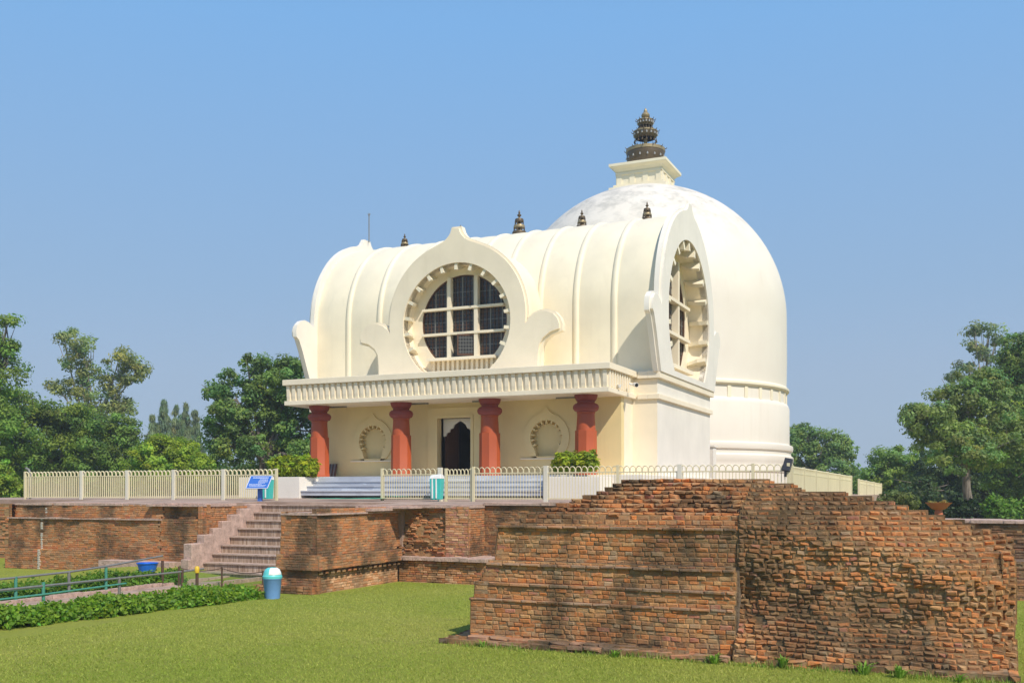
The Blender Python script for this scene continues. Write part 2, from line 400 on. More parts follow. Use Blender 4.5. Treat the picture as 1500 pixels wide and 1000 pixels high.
# porch slab with dentil frieze
mb = MB()
x0, x1 = CX - 6.23, CX + 6.28
mb.box(x0, x1, YF, 33.2, Z_T0, Z_T1); mb.box(x0 + .14, x1 - .14, YF + .14, 33.15, Z_B, Z_T0 + .01); mb.box(x0 + .05, x1 - .05, YF + .05, 33.1, Z_S, Z_B)
mb.build('porch_cornice', M['cream'], temple, bevel=.012)
mb = MB(); n = 51
for i in range(n):
    x = x0 + .20 + (x1 - x0 - .40) * i / (n - 1)
    vs = []
    for (z, p) in ((Z_B + .02, .03), (Z_B + .17, .055), (Z_T0 - .12, .07), (Z_T0 - .01, .085)):
        vs += [(x - .065, YF + .15, z), (x - .065, YF + .14 - p, z), (x + .065, YF + .14 - p, z), (x + .065, YF + .15, z)]
    mb.add(vs, [(a + 4 * k, b + 4 * k, b + 4 * k + 4, a + 4 * k + 4) for k in range(3) for a, b in ((0, 1), (1, 2), (2, 3))] + [(0, 1, 2, 3), (12, 13, 14, 15)])
for i in range(9):
    y = YF + .24 + i * .25
    for xx, s in ((x1 - .14, 1), (x0 + .14, -1)): mb.box(min(xx - s * .01, xx + s * .075), max(xx - s * .01, xx + s * .075), y - .06, y + .06, Z_B + .02, Z_T0 - .01)
mb.build('dentil_frieze', M['cream'], temple)
for x in (-4.6, -1.2, 1.25, 4.35): MB().box(CX + x - .35, CX + x + .35, 31.15, 31.22, Z_S - .05, Z_S - .002).build('tube_light', M['greyp'], temple)
# pillars
for k in (-1.5, -.5, .5, 1.5):
    px_ = CX + k * 3.455
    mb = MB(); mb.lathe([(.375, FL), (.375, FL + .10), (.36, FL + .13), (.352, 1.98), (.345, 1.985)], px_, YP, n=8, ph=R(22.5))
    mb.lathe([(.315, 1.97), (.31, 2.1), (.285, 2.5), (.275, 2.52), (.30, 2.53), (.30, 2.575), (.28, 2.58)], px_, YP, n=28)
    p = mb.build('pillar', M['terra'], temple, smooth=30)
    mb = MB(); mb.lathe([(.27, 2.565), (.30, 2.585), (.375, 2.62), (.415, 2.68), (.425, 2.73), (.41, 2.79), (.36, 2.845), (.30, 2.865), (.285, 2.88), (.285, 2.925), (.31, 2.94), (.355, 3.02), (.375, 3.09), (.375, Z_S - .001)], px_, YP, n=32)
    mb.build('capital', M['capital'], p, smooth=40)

# hall walls and the two bands round them
HX0, HX1, HY0, HY1 = -23.44, -9.51, 32.93, 40.5
mb = MB()
mb.box(HX1 - .3, HX1, HY0, HY1, -.6, Z_T0 + .02); mb.box(HX0, HX0 + .3, HY0, HY1, -.6, Z_T0 + .02)
mb.box(HX0 + .3, HX1 - .3, HY1 - .3, HY1, -.6, Z_T0 + .02)
mb.box(-10.4, HX1 - .3, HY0, HY0 + .3, -.6, Z_T0 + .02); mb.box(HX0 + .3, -22.5, HY0, HY0 + .3, -.6, Z_T0 + .02)
mb.build('hall_wall', M['chalk'], temple)
mb = MB()
for z0, z1, p in ((Z_T0 - .04, Z_T1, .13), (Z_B - .17, Z_B, .10)):
    for sx, xa in ((1, HX1), (-1, HX0)):
        a, b = sorted((xa - sx * .32, xa + sx * p)); mb.box(a, b, HY0 - p, HY1 + p, z0, z1)
    mb.box(-10.18, HX1 - .32, HY0 - p, HY0 + .2, z0, z1); mb.box(HX0 + .32, -22.72, HY0 - p, HY0 + .2, z0, z1)
mb.box(HX0, HX1, HY1 - .25, HY1 + .1, Z_T0 - .04, Z_T1 - .003)
mb.build('cornice_band', M['cream'], temple, bevel=.012)
mb = MB()
mb.box(-10.39, HX1 - .002, HY0 - .02, HY0 + .1, -.5, Z_T0 - .05); mb.build('corner_pier', M['cream'], temple)
# roof slab behind gables
MB().box(HX0 + .05, HX1 - .05, 33.0, HY1 - .05, Z_T0 + .03, Z_T1 - .006).build('roof_slab', M['cream'], temple)

# barrel vault
ribs = [-5.4, -4.0, -2.65, -1.33, 0, 1.33, 2.65, 4.0, 5.4]
def vrad(u):                                     # bays swell gently between the ribs
    b = sorted([-6.9] + ribs + [6.9]); r = RV
    for i in range(len(b) - 1):
        if b[i] <= u <= b[i + 1]: r += .05 * math.sin(math.pi * (u - b[i]) / (b[i + 1] - b[i]))
    return r
def vsec(r, t):                                  # t 0..1 from front foot over the top to back foot
    L1 = ZC - 4.05; La = math.pi * r; T = L1 * 2 + La; s = t * T
    if s < L1: return (YC - r, 4.05 + s)
    if s < L1 + La: a = (s - L1) / r; return (YC - r * math.cos(a), ZC + r * math.sin(a))
    return (YC + r, ZC - (s - L1 - La))
def vf(a, t):
    u = -6.875 + 13.75 * a; y, z = vsec(vrad(u), t); return (CX + u, y, z)
mb = MB(); mb.grid(vf, 160, 90); mb.build('barrel_vault', M['white'], temple, smooth=50)
for u in ribs:
    mb = MB(); prof = [(-.15, -.02), (-.11, .045), (-.05, .085), (.03, .09), (.085, .06), (.11, -.02)]
    vs = []; fs = []; nt = 90
    for j in range(nt + 1):
        for du, dr_ in prof:
            y, z = vsec(RV + dr_, j / nt); vs.append((CX + u + du, y, z))
    k = len(prof)
    for j in range(nt):
        for i in range(k - 1): fs.append((j * k + i, j * k + i + 1, (j + 1) * k + i + 1, (j + 1) * k + i))
    mb.add(vs, fs); mb.build('rib', M['white'], temple, smooth=60)

# gables: horseshoe plate with ogee tip and side volutes, deep reveal with bracket ends, nine-light window
def gable_outline(k, zc, base, tip, wing=False):
    q = [(3.14, None), (3.15, -1.5), (3.19, -1.12), (3.33, -.88), (3.58, -.70), (3.92, -.60), (3.93, -.46), (3.86, -.26), (3.70, -.08), (3.46, .02), (3.22, .02), (2.98, -.07), (2.78, -.22), (2.68, -.36)]
    if wing: q = [(2.79, None), (3.00, -1.25), (3.22, -.75), (3.40, -.42), (3.50, -.36), (3.51, -.24), (3.46, -.10), (3.34, .0), (3.18, .05), (3.0, .02), (2.84, -.06), (2.74, -.14)]
    right = [(u * k, base if v is None else zc + v * k) for u, v in q]
    arc = [(2.7 * k * math.cos(R(a)), zc + 2.7 * k * math.sin(R(a))) for a in range(0, 70, 5)]
    t = [(.74, 2.615), (.52, 2.70), (.36, 2.80), (.24, 2.93), (.17, 3.05), (.13, 3.18)]
    v0 = zc + 2.615 * k; og = [(u * k, v0 + (v - 2.615) / .565 * (tip - v0)) for u, v in t]
    og[-1] = (og[-1][0], tip)
    half = right + arc + og
    return half + [(-u, v) for u, v in half[::-1]]
def cell_poly(x0, x1, z0, z1, r, zc):
    pts = []
    c = [(x0, z0), (x1, z0), (x1, z1), (x0, z1)]
    for i in range(4):
        a, b = c[i], c[(i + 1) % 4]
        for j in range(10): pts.append((a[0] + (b[0] - a[0]) * j / 10, a[1] + (b[1] - a[1]) * j / 10))
    out = []
    for u, v in pts:
        d = math.hypot(u, v - zc)
        if d > r: u, v = u * r / d, zc + (v - zc) * r / d
        out.append((u, v))
    return out
def gable(name, label, mp, k, zc, tip, thick, rev, m_face, opencase=False, wing=False):
    base = 4.03; ro = 2.13 * k; zo = zc - .16 * k; zcut = max(zo - 1.68 * k, base + .20)
    out = gable_outline(k, zc, base, tip, wing)
    h = math.degrees(math.asin((zcut - zo) / ro))
    hole = arcpts(0, zo, ro, h, 180 - h, 60)
    mb = MB()
    plate(mb, out, [hole], -.10, 0, mp)
    plate(mb, [(u, max(v, base)) for u, v in offset(out, .085)], [hole], -thick, -.10, mp)
    g = mb.build(name, m_face, temple, smooth=28)
    if label: g['label'] = label
    # reveal tube and back ring
    mb = MB(); vs = []; fs = []
    for i, (u, v) in enumerate(hole): vs += [mp(u, v, -.06), mp(u, v, -rev)]
    mb.add(vs, [(2 * i, 2 * i + 1, 2 * i + 3, 2 * i + 2) for i in range(len(hole) - 1)])
    rg = 1.70 * k; zg = zo + .13 * k; gcut = zg - 1.27 * k
    hg = math.degrees(math.asin((gcut - zg) / rg))
    gh = arcpts(0, zg, rg, hg, 180 - hg, 48)
    plate(mb, offset(hole, .02), [gh], -rev - .12, -rev + .0, mp)
    mb.build('reveal', M['cream'], g, smooth=30)
    nb = 15                                             # bracket ends
    for i in range(nb):
        mb = MB()
        a = R(-24 + 228 * i / (nb - 1)); ca, sa = math.cos(a), math.sin(a)
        def q(r, t, w): return mp(r * ca - t * sa, zo + r * sa + t * ca, w)
        wv = .055 * k; vs = []
        for r, w in ((ro - .24 * k, -.02), (ro + .02, -.05), (ro + .02, -rev + .01), (ro - .05 * k, -rev + .01), (ro - .21 * k, -.26 * k)):
            vs += [q(r, -wv, w), q(r, wv, w)]
        mb.add(vs, [(0, 2, 4, 6, 8), (1, 3, 5, 7, 9)[::-1], (0, 1, 3, 2), (2, 3, 5, 4), (4, 5, 7, 6), (6, 7, 9, 8), (8, 9, 1, 0)])
        mb.build('bracket', M['white'], g)
    # mullions
    ux = .54 * k; z1, z2 = zg - .40 * k, zg + .50 * k
    mb = MB(); mw = .07 * k
    for u in (-ux, ux):
        top = zg + math.sqrt(rg ** 2 - u ** 2)
        plate(mb, [(u - mw, gcut), (u + mw, gcut), (u + mw, top), (u - mw, top)], [], -rev - .10, -rev + .13 * k, mp)
    for v in (z1, z2):
        hw = math.sqrt(rg ** 2 - (v - zg) ** 2)
        plate(mb, [(-hw, v - mw * .6), (hw, v - mw * .6), (hw, v + mw * .6), (-hw, v + mw * .6)], [], -rev - .10, -rev + .16 * k, mp)
    mb.build('mullion', M['cream'], g)
    # panes
    ue = [-rg, -ux, ux, rg]; ve = [gcut, z1, z2, zg + rg]
    for i in range(3):
        for j in range(3):
            poly = cell_poly(ue[i], ue[i + 1], ve[j], ve[j + 1], rg, zg)
            mb = MB(); opn = opencase and i == 1 and j == 0
            inner = offset(poly, -.045 * k)
            plate(mb, offset(poly, .01), [inner], -rev - .10, -rev - .03, mp, 1)
            cu = sum(p[0] for p in poly) / len(poly); cv = sum(p[1] for p in poly) / len(poly)
            if not opn:
                plate(mb, offset(poly, .01), [], -rev - .11, -rev - .08, mp, 0)
                a0, a1 = min(p[0] for p in inner), max(p[0] for p in inner); b0, b1 = min(p[1] for p in inner), max(p[1] for p in inner)
                nx = 7
                for q_ in range(1, nx):
                    u = a0 + (a1 - a0) * q_ / nx; lim = math.sqrt(max(0, (rg - .06 * k) ** 2 - u * u))
                    lo, hi = max(b0, zg - lim), min(b1, zg + lim)
                    w_ = .010 if q_ % 3 else .019
                    if hi - lo > .1: plate(mb, [(u - w_, lo), (u + w_, lo), (u + w_, hi), (u - w_, hi)], [], -rev - .085, -rev - .055, mp, 2 if q_ % 3 == 0 else 1)
                for q_ in range(1, 6):
                    v = b0 + (b1 - b0) * q_ / 6; lim = math.sqrt(max(0, (rg - .06 * k) ** 2 - (v - zg) ** 2))
                    lo, hi = max(a0, -lim), min(a1, lim)
                    if hi - lo > .1: plate(mb, [(lo, v - .009), (hi, v - .009), (hi, v + .009), (lo, v + .009)], [], -rev - .085, -rev - .06, mp, 2 if q_ == 3 else 1)
            else:
                plate(mb, offset(poly, .01), [], -rev - .13, -rev - .09, mp, 0)  # dark backing stands for the unlit room behind the open leaf
                mb.build('window_pane', [M['glass'], M['wood'], M['greyp']], g); mb = MB()
                lo, hi = ve[0] + .06, ve[1] - .06; a = R(52); w_ = .92 * k
                def mo(u, v, w): return mp(ux - .08 - u * math.cos(a), v, -rev + .03 + u * math.sin(a) * .35 + w)
                plate(mb, [(0, lo), (w_, lo), (w_, hi), (0, hi)], [[(.06, lo + .06), (w_ - .06, lo + .06), (w_ - .06, hi - .06), (.06, hi - .06)]], -.02, .03, mo, 1)
                plate(mb, [(.05, lo + .05), (w_ - .05, lo + .05), (w_ - .05, hi - .05), (.05, hi - .05)], [], -.012, .012, mo, 0)
                for q_ in range(1, 6): u = w_ * q_ / 6; plate(mb, [(u - .008, lo), (u + .008, lo), (u + .008, hi), (u - .008, hi)], [], .013, .02, mo, 2)
                for q_ in range(1, 6): v = lo + (hi - lo) * q_ / 6; plate(mb, [(.05, v - .008), (w_ - .05, v - .008), (w_ - .05, v + .008), (.05, v + .008)], [], .013, .02, mo, 2)
            mb.build('open_casement' if opn else 'window_pane', [M['glass'], M['wood'], M['greyp']], g)
    # sill and the little dentil band below it
    mb = MB(); sw = abs(gh[0][0]) + .22 * k
    plate(mb, [(-sw, gcut - .10 * k), (sw, gcut - .10 * k), (sw, gcut), (-sw, gcut)], [], -rev - .05, -rev + .34 * k, mp)
    for i in range(13):
        u = -sw * .86 + 2 * sw * .86 * i / 12
        plate(mb, [(u - .045 * k, zcut), (u + .045 * k, zcut), (u + .045 * k, gcut - .1 * k), (u - .045 * k, gcut - .1 * k)], [], -rev - .02, -rev + .12 * k, mp)
    plate(mb, [(-sw, zcut - .25), (sw, zcut - .25), (sw, zcut + .03), (-sw, zcut + .03)], [], -rev - .05, -.09, mp)
    mb.build('sill', M['cream'], g)
    return g
YG = 31.62
gable('gable', 'front gable', lambda u, v, w: (CX + u, YG - w, v), 1.0, 6.10, 9.27, .36, .66, M['cream'], True)
XR = -9.34; KE = 1.40
gable('gable', 'right end gable, in full sun', lambda u, v, w: (XR + w, YC + u, v), KE, 6.46, 10.6, .27, .82, M['chalk'], wing=True)
XL = -23.60
gable('gable', 'left end gable, seen edge on', lambda u, v, w: (XL - w, YC - u, v), KE, 6.46, 10.6, .27, .82, M['chalk'], wing=True)
# cross vault running back from the front gable
def cv(a, t):
    r = 2.74; L1 = 6.1 - 4.05; La = math.pi * r; s = t * (2 * L1 + La)
    if s < L1: u, z = -r, 4.05 + s
    elif s < L1 + La: g = (s - L1) / r; u, z = -r * math.cos(g), 6.1 + r * math.sin(g)
    else: u, z = r, 6.1 - (s - L1 - La)
    return (CX + u, YG + .12 + a * 4.6, z)
mb = MB(); mb.grid(cv, 4, 72); mb.build('cross_vault', M['white'], temple, smooth=50)
# ridge finials (small bronze parasols)
def finial_mb(h, r):
    mb = MB(); prof = [(r * .12, 0), (r * .12, h * .08)]
    mb.lathe([(r * .16, -.05), (r * .10, h * .75), (r * .05, h)], n=10)
    for i, (zz, rr) in enumerate(((.06, 1.), (.30, .80), (.53, .62))):
        mb.lathe([(rr * r * .3, zz * h + h * .13), (rr * r * .92, zz * h + h * .13), (rr * r, zz * h + h * .08), (rr * r * .97, zz * h + h * .02), (rr * r * .5, zz * h + h * .03)], n=18, mi=i % 2)
        mb.lathe([(rr * r * .93, zz * h + h * .131), (rr * r * .5, zz * h + h * .16), (rr * r * .25, zz * h + h * .19)], n=18, mi=1)
        for q_ in range(8):
            a = q_ * math.pi / 4; mb.box(-.018, .018, -.018, .018, -h * .09, h * .03, M=Matrix.Translation(Vector((rr * r * .95 * math.cos(a), rr * r * .95 * math.sin(a), zz * h))))
    mb.lathe([(.02, h * .74), (r * .26, h * .78), (r * .30, h * .82), (r * .10, h * .87), (r * .15, h * .91), (.01, h)], n=14)
    return mb
small = None
for u, h, r in ((-4.97, .66, .19), (-2.35, .74, .20), (.26, 1.04, .285), (2.9, .76, .215), (5.50, .76, .21)):
    o = finial_mb(h, r).build('ridge_finial', [M['bronze'], M['gold']], temple, smooth=35, local=True)
    o.location = Vector((CX + u, YC - .1, ZC + RV + (.02 if abs(u) < 6 else .1))) - temple.location
mb = MB(); mb.tube([(XL + .35, YC, 10.6), (XL + .35, YC, 11.85)], .022, 6); mb.tube([(XL + .35, YC, 11.72), (XL + .42, YC, 11.82)], .012, 5); mb.tube([(XL + .35, YC, 11.72), (XL + .28, YC, 11.82)], .012, 5)
mb.build('lightning_rod', M['greyp'], temple)

# marble steps and white planter walls
st = thing('marble_steps', 'wide grey marble steps climbing to the red-pillared porch', 'steps', (CX, 29.6, -.13))
for i in range(4):
    z1 = FL - .003 - .165 * i; y0 = 30.2 - .36 * i - .02
    mb = MB(); mb.box(-21.24, -12.07, y0 + .03, 30.21, z1 - .17, z1 - .04); mb.box(-21.24, -12.07, y0, 30.21, z1 - .035, z1)
    mb.build('step', M['marble'], st)
MB().box(-21.24, -12.07, 30.16, 30.25, FL - .2, FL + .0).build('landing_edge', M['marble'], st)
tag(MB().box(-23.9, -21.245, 29.05, 30.195, -.6, FL - .02).build('planter_wall', M['chalk'], bevel=.012), 'low white wall left of the marble steps under a yellow-green hedge', 'planter wall', 'low white walls beside the marble steps')
tag(MB().box(-12.065, -10.2, 29.05, 30.195, -.6, FL - .07).build('planter_wall', M['chalk'], bevel=.012), 'low white wall right of the marble steps, half behind the brick ruin', 'planter wall', 'low white walls beside the marble steps')

# ------------------------------------------------------------------ the stupa
SY = 54.65; SR = 7.62
stupa = thing('stupa', 'huge white round stupa dome rising behind the temple', 'stupa', (CX, SY, -.13))
mb = MB()
mb.lathe([(SR, 5.2), (SR + .03, 7.0), (SR + .02, 8.4)] + [(SR * math.cos(R(a)) + .015, 9.30 + 7.6 * math.sin(R(a))) for a in range(0, 90, 3)] + [(.3, 16.9)], CX, SY, n=128)
mb.build('dome', M['dome'], stupa, smooth=50)
mb = MB()
mb.lathe([(SR + .30, -.6), (SR + .30, .95), (SR + .36, 1.02), (SR + .36, 1.16), (SR + .30, 1.36), (SR + .34, 1.52), (SR + .37, 1.68), (SR + .36, 1.82), (SR + .24, 1.92), (SR + .24, 2.08), (SR + .33, 2.14), (SR + .36, 2.3), (SR + .33, 2.42), (SR + .16, 2.5), (SR + .16, 4.42), (SR + .08, 4.62), (SR + .0, 4.68), (SR - .02, 5.3)], CX, SY, n=128)
mb.build('drum', M['dome'], stupa, smooth=40)
mb = MB(); mb.lathe([(SR - .1, 5.28), (SR + .10, 5.30), (SR + .15, 5.36), (SR + .15, 5.46), (SR + .05, 5.56), (SR - .1, 5.60)], CX, SY, n=128); mb.build('moulding', M['white'], stupa, smooth=30)
for i in range(44):
    mb = MB(); a = 2 * math.pi * i / 44; Mx = Matrix.Translation(Vector((CX, SY, 0))) @ Matrix.Rotation(a, 4, 'Z'); mb.box(SR - .1, SR + .03, -.11, .11, 4.68, 5.29, M=Mx); mb.build('pilaster', M['white'], stupa)
mb = MB()
mb.box(CX - 1.62, CX + 1.62, SY - 1.62, SY + 1.62, 16.2, 16.75); mb.box(CX - 1.42, CX + 1.42, SY - 1.42, SY + 1.42, 16.7, 16.92); mb.box(CX - 1.27, CX + 1.27, SY - 1.27, SY + 1.27, 16.9, 17.62)
for i in range(4):
    for j in range(4):
        Mx = Matrix.Translation(Vector((CX, SY, 0))) @ Matrix.Rotation(i * math.pi / 2, 4, 'Z')
        u = -1.12 + j * .7467; mb.box(u - .15, u + .15, -1.31, -1.25, 16.92, 17.5, M=Mx)
    mb.box(-1.31, 1.31, -1.33, -1.25, 17.48, 17.6, M=Mx)
vs = []
for r, z in ((1.26, 17.55), (1.30, 17.66), (1.42, 17.80), (1.60, 17.90), (1.61, 17.92)):
    vs += [(CX + a * r, SY + b * r, z) for a, b in ((-1, -1), (1, -1), (1, 1), (-1, 1))]
mb.add(vs, [(4 * k + i, 4 * k + (i + 1) % 4, 4 * k + 4 + (i + 1) % 4, 4 * k + 4 + i) for k in range(4) for i in range(4)])
mb.box(CX - 1.62, CX + 1.62, SY - 1.62, SY + 1.62, 17.92, 18.06)
mb.build('harmika', M['white'], stupa)
mb = MB(); mb.tube([(CX, SY, 18.0), (CX, SY, 21.1)], .11, 12, 1)
sp = mb.build('spire', [M['bronze'], M['gold']], stupa, smooth=40)
for r, zt, hh in ((1.06, 19.14, .92), (.66, 20.16, .42), (.44, 20.80, .36)):
    mb = MB()
    mb.lathe([(r * .80, zt - hh), (r * .95, zt - hh * .75), (r, zt - hh * .35), (r * 1.0, zt - .22 * hh)], CX, SY, n=36)
    mb.lathe([(r * 1.0, zt - .22 * hh), (r * 1.03, zt - .2 * hh), (r * 1.03, zt - .02), (r * .98, zt), (r * .5, zt + .02), (.1, zt + .1)], CX, SY, n=36, mi=1)
    mb.lathe([(r * .80, zt - hh), (.1, zt - hh + .03)], CX, SY, n=36)
    nh = 12
    for i in range(nh):
        a = 2 * math.pi * (i + .3) / nh; ca, sa = math.cos(a), math.sin(a)
        mb.tube([(CX + ca * r, SY + sa * r, zt - .05), (CX + ca * (r + .09), SY + sa * (r + .09), zt - .06), (CX + ca * (r + .14), SY + sa * (r + .14), zt + .03)], [.03, .025, .012], 5)
    mb.build('parasol_disc', [M['bronze'], M['gold']], sp, smooth=35)
    mb = MB(); nb = 16
    for i in range(nb):
        a = 2 * math.pi * i / nb
        mb.lathe([(.05, 0), (.04, .08), (.015, .13)], CX + r * 1.0 * math.cos(a), SY + r * 1.0 * math.sin(a), zt - hh * .62, n=6, mi=1)
        if r < 1: mb.tube([(CX + r * .93 * math.cos(a), SY + r * .93 * math.sin(a), zt - hh * .9), (CX + r * .93 * math.cos(a), SY + r * .93 * math.sin(a), zt - hh - .10)], .008, 4, 0); mb.lathe([(.05, 0), (.045, .07), (.012, .14)], CX + r * .93 * math.cos(a), SY + r * .93 * math.sin(a), zt - hh - .22, n=6)
    mb.build('bells', [M['bronze'], M['crystal']], sp)
mb = MB(); mb.lathe([(.12, 20.8), (.13, 20.92), (.22, 20.98), (.24, 21.06), (.19, 21.16), (.10, 21.24), (.11, 21.30), (.02, 21.46)], CX, SY, n=20); mb.build('tip', M['gold'], sp, smooth=40)
# small white gatehouse door-jamb between hall and stupa
tag(MB().box(-10.7, -10.1, 43.6, 44.2, -.5, 1.95).box(-10.75, -10.05, 43.55, 44.25, 1.95, 2.02).build('pillar_block', M['chalk']), 'short white pier in the gap between the temple and the stupa', 'pier')

# ------------------------------------------------------------------ bricks
PAL = [((.46, .21, .085), 2.6), ((.52, .25, .10), 1.6), ((.42, .235, .115), 3), ((.45, .30, .15), 2.6), ((.37, .235, .125), 2.6), ((.25, .165, .095), 1.6), ((.42, .20, .14), .6), ((.36, .28, .18), .8), ((.56, .23, .075), .7)]
PALW = np.cumsum([w for _, w in PAL]) / sum(w for _, w in PAL)
PAL2 = [((.46, .21, .095), 3), ((.50, .235, .10), 1.8), ((.42, .225, .115), 3), ((.46, .295, .165), 2), ((.35, .215, .125), 2.2), ((.44, .19, .12), .6), ((.28, .18, .105), 1.)]
PAL2W = np.cumsum([w for _, w in PAL2]) / sum(w for _, w in PAL2)
PAL3 = [((.60, .41, .25), 3), ((.64, .46, .30), 2), ((.54, .32, .18), 2), ((.50, .26, .13), 1)]
PAL3W = np.cumsum([w for _, w in PAL3]) / sum(w for _, w in PAL3)
rb = random.Random(11)
def pick(pal, W):
    c = pal[int(np.searchsorted(W, rb.random()))][0]; k = .88 + .36 * rb.random()
    return (min(.9, c[0] * k), c[1] * k * .87, c[2] * k * .84)
def lay(mb, mp, u0f, u1f, z0, z1, nf, ch=.065, lm=(.15, .27), jit=.006, prot=.012, depth=.22, gap=.009, pal=PAL, W=PALW, miss=0., rot=.0, wob=.0, chamf=.010, bed=.010, bedc=(.34, .215, .115)):
    """courses of single bricks; mp(u, n, z) -> world, n is outwards, nf(u, z) the wall face"""
    z = z0; row = 0; ph = rb.random() * 9
    while z < z1 - ch * .4:
        h = ch * (1 + (rb.random() - .5) * .22)
        u0, u1 = u0f(z + h / 2), u1f(z + h / 2)
        if u1 - u0 > .1:
            u = u0 - (row % 2) * lm[0] * .45 * (1 if u0f is not u1f else 0)
            u = max(u, u0)
            first = True
            while u < u1 - .03:
                l = lm[0] + (lm[1] - lm[0]) * rb.random()
                if first and row % 2: l *= .55
                first = False
                ue = min(u + l, u1)
                if bed is not None:
                    pb = nf((u + ue) / 2, z + h / 2) - bed; g_ = .7 + .5 * rb.random()
                    mb.add([mp(u - .01, pb, z - .003), mp(ue + .01, pb, z - .003), mp(ue + .01, pb, z + h + .003), mp(u - .01, pb, z + h + .003)], [(0, 1, 2, 3)], 0, tuple(x * g_ for x in bedc))
                if rb.random() >= miss:
                    c = (u + ue) / 2; p = nf(c, z + h / 2) + (rb.random() - .5) * 2 * prot
                    wz = wob * math.sin(c * 1.1 + ph + z) + wob * .6 * math.sin(c * 2.9 + z * 2.)
                    a, b, lo, hi = u + gap * .5, ue - gap * .5, z + gap * .45 + wz, z + h - gap * .45 + wz
                    tl = (rb.random() - .5) * rot
                    J = lambda: (rb.random() - .5) * 2 * jit
                    cf = chamf * (.6 + .9 * rb.random()); k = rb.random() * 1.2 + .8
                    fr = [(a + cf * k + J(), p + J(), lo + cf + J() * .6 - tl), (b - cf * k + J(), p + J(), lo + cf + J() * .6 + tl), (b - cf * k + J(), p + J(), hi - cf + J() * .6 + tl), (a + cf * k + J(), p + J(), hi - cf + J() * .6 - tl)]
                    md = [(a + J() * .5, p - cf * 1.2, lo - tl), (b + J() * .5, p - cf * 1.2, lo + tl), (b + J() * .5, p - cf * 1.2, hi + tl), (a + J() * .5, p - cf * 1.2, hi - tl)]
                    bk = [(a, p - depth, lo), (b, p - depth, lo), (b, p - depth, hi), (a, p - depth, hi)]
                    vs = [mp(*q) for q in [(x[0], x[1], x[2]) for x in fr + md + bk]]
                    fs = [(0, 1, 2, 3)] + [(4 + i, 4 + (i + 1) % 4, (i + 1) % 4, i) for i in range(4)] + [(8 + i, 8 + (i + 1) % 4, 4 + (i + 1) % 4, 4 + i) for i in range(4)]
                    mb.add(vs, fs, 0, pick(pal, W))
                u = ue
        z += h; row += 1
    return mb
def interp(pts):
    xs_ = [p[0] for p in pts]; ys_ = [p[1] for p in pts]
    return lambda x: float(np.interp(x, xs_, ys_))
def vnoise(seed, sc):
    g = np.random.default_rng(seed).random((64, 64))
    def f(u, z):
        x, y = (u * sc) % 63, (z * sc * 1.3 + 20) % 63
        i, j = int(x), int(y); a, b = x - i, y - j; a = a * a * (3 - 2 * a); b = b * b * (3 - 2 * b)
        return (g[i, j] * (1 - a) + g[i + 1, j] * a) * (1 - b) + (g[i, j + 1] * (1 - a) + g[i + 1, j + 1] * a) * b
    return f

# --- the near ruin: u runs along X, face towards the camera
ruin = thing('brick_ruin', 'tall weathered red brick ruin in the right foreground, stepped at its left end', 'brick ruin', (-3.2, 14.2, LAWN))
YR = 13.45
def mpR(u, n, z): return (u, YR - n, z)
def mz(py, d=14.3): return (HOR - py) / FPX * d
nA = vnoise(3, 1.6); nB = vnoise(5, 5.)
tiersL = [(-9, .06), (mz(880), .06), (mz(880) + .001, .03), (mz(856), .03), (mz(856) + .001, -.01), (mz(826), -.02), (mz(826) + .001, -.10), (mz(769), -.12), (mz(769) + .001, -.21), (mz(757), -.30), (mz(757) + .001, -.36), (.3, -1.62)]
tier = interp(tiersL)
uL = interp([(-3, -6.74), (mz(880), -6.72), (mz(880) + .001, -6.68), (mz(856), -6.66), (mz(856) + .001, -6.60), (mz(826), -6.46), (mz(826) + .001, -6.40), (mz(769), -6.34), (mz(769) + .001, -6.12), (mz(757), -5.95), (mz(745), -5.72), (mz(732), -5.40), (mz(722), -5.12), (mz(708), -4.93), (.3, -4.6)])
XM = -2.78                                           # where the dressed face stops and the torn core begins
topR = interp([(-2.78, .16), (-2.30, .14), (-2.1, .02), (-1.5, -.03), (-.95, -.14), (-.45, -.28), (-.05, -.40), (.25, -.52), (.55, -.62)])
def coreN(u, z):                                     # torn brick core right of the dressed face
    base = -.10 + .16 * (nA(u + 9, z) - .5) + (.05) * (nB(u, z) - .5)
    base += .30 * math.exp(-((z - LAWN) / .35) ** 2)
    t = topR(u); e = max(0., (z - (t - .62)) / .62)
    base -= e * e * .9 + e * .25
    base -= .55 * max(0, (u + .1) / .6) ** 2
    gap_ = math.exp(-((u - XM - .10) / .10) ** 2); base -= .06 * gap_
    return base
def faceN(u, z):
    n = tier(z) + .02 * (nA(u, z) - .5)
    if z > mz(757): n += .22 * (nB(u, z * 1.5) - .5) + .12 * (nA(u, z) - .5)
    return n
mb = MB()
lay(mb, mpR, lambda z: uL(z), lambda z: XM - .03, LAWN - .05, mz(757), faceN, wob=.006, rot=.006, jit=.006, prot=.007, gap=.006, lm=(.085, .19), chamf=.009, ch=.063)
lay(mb, mpR, lambda z: uL(z), lambda z: XM + .15, mz(757), .17, faceN, wob=.010, rot=.02, jit=.012, prot=.05, depth=.5, lm=(.08, .18), ch=.062, chamf=.012, miss=.01, bed=.065)
mb.build('dressed_face', M['brick'], ruin)
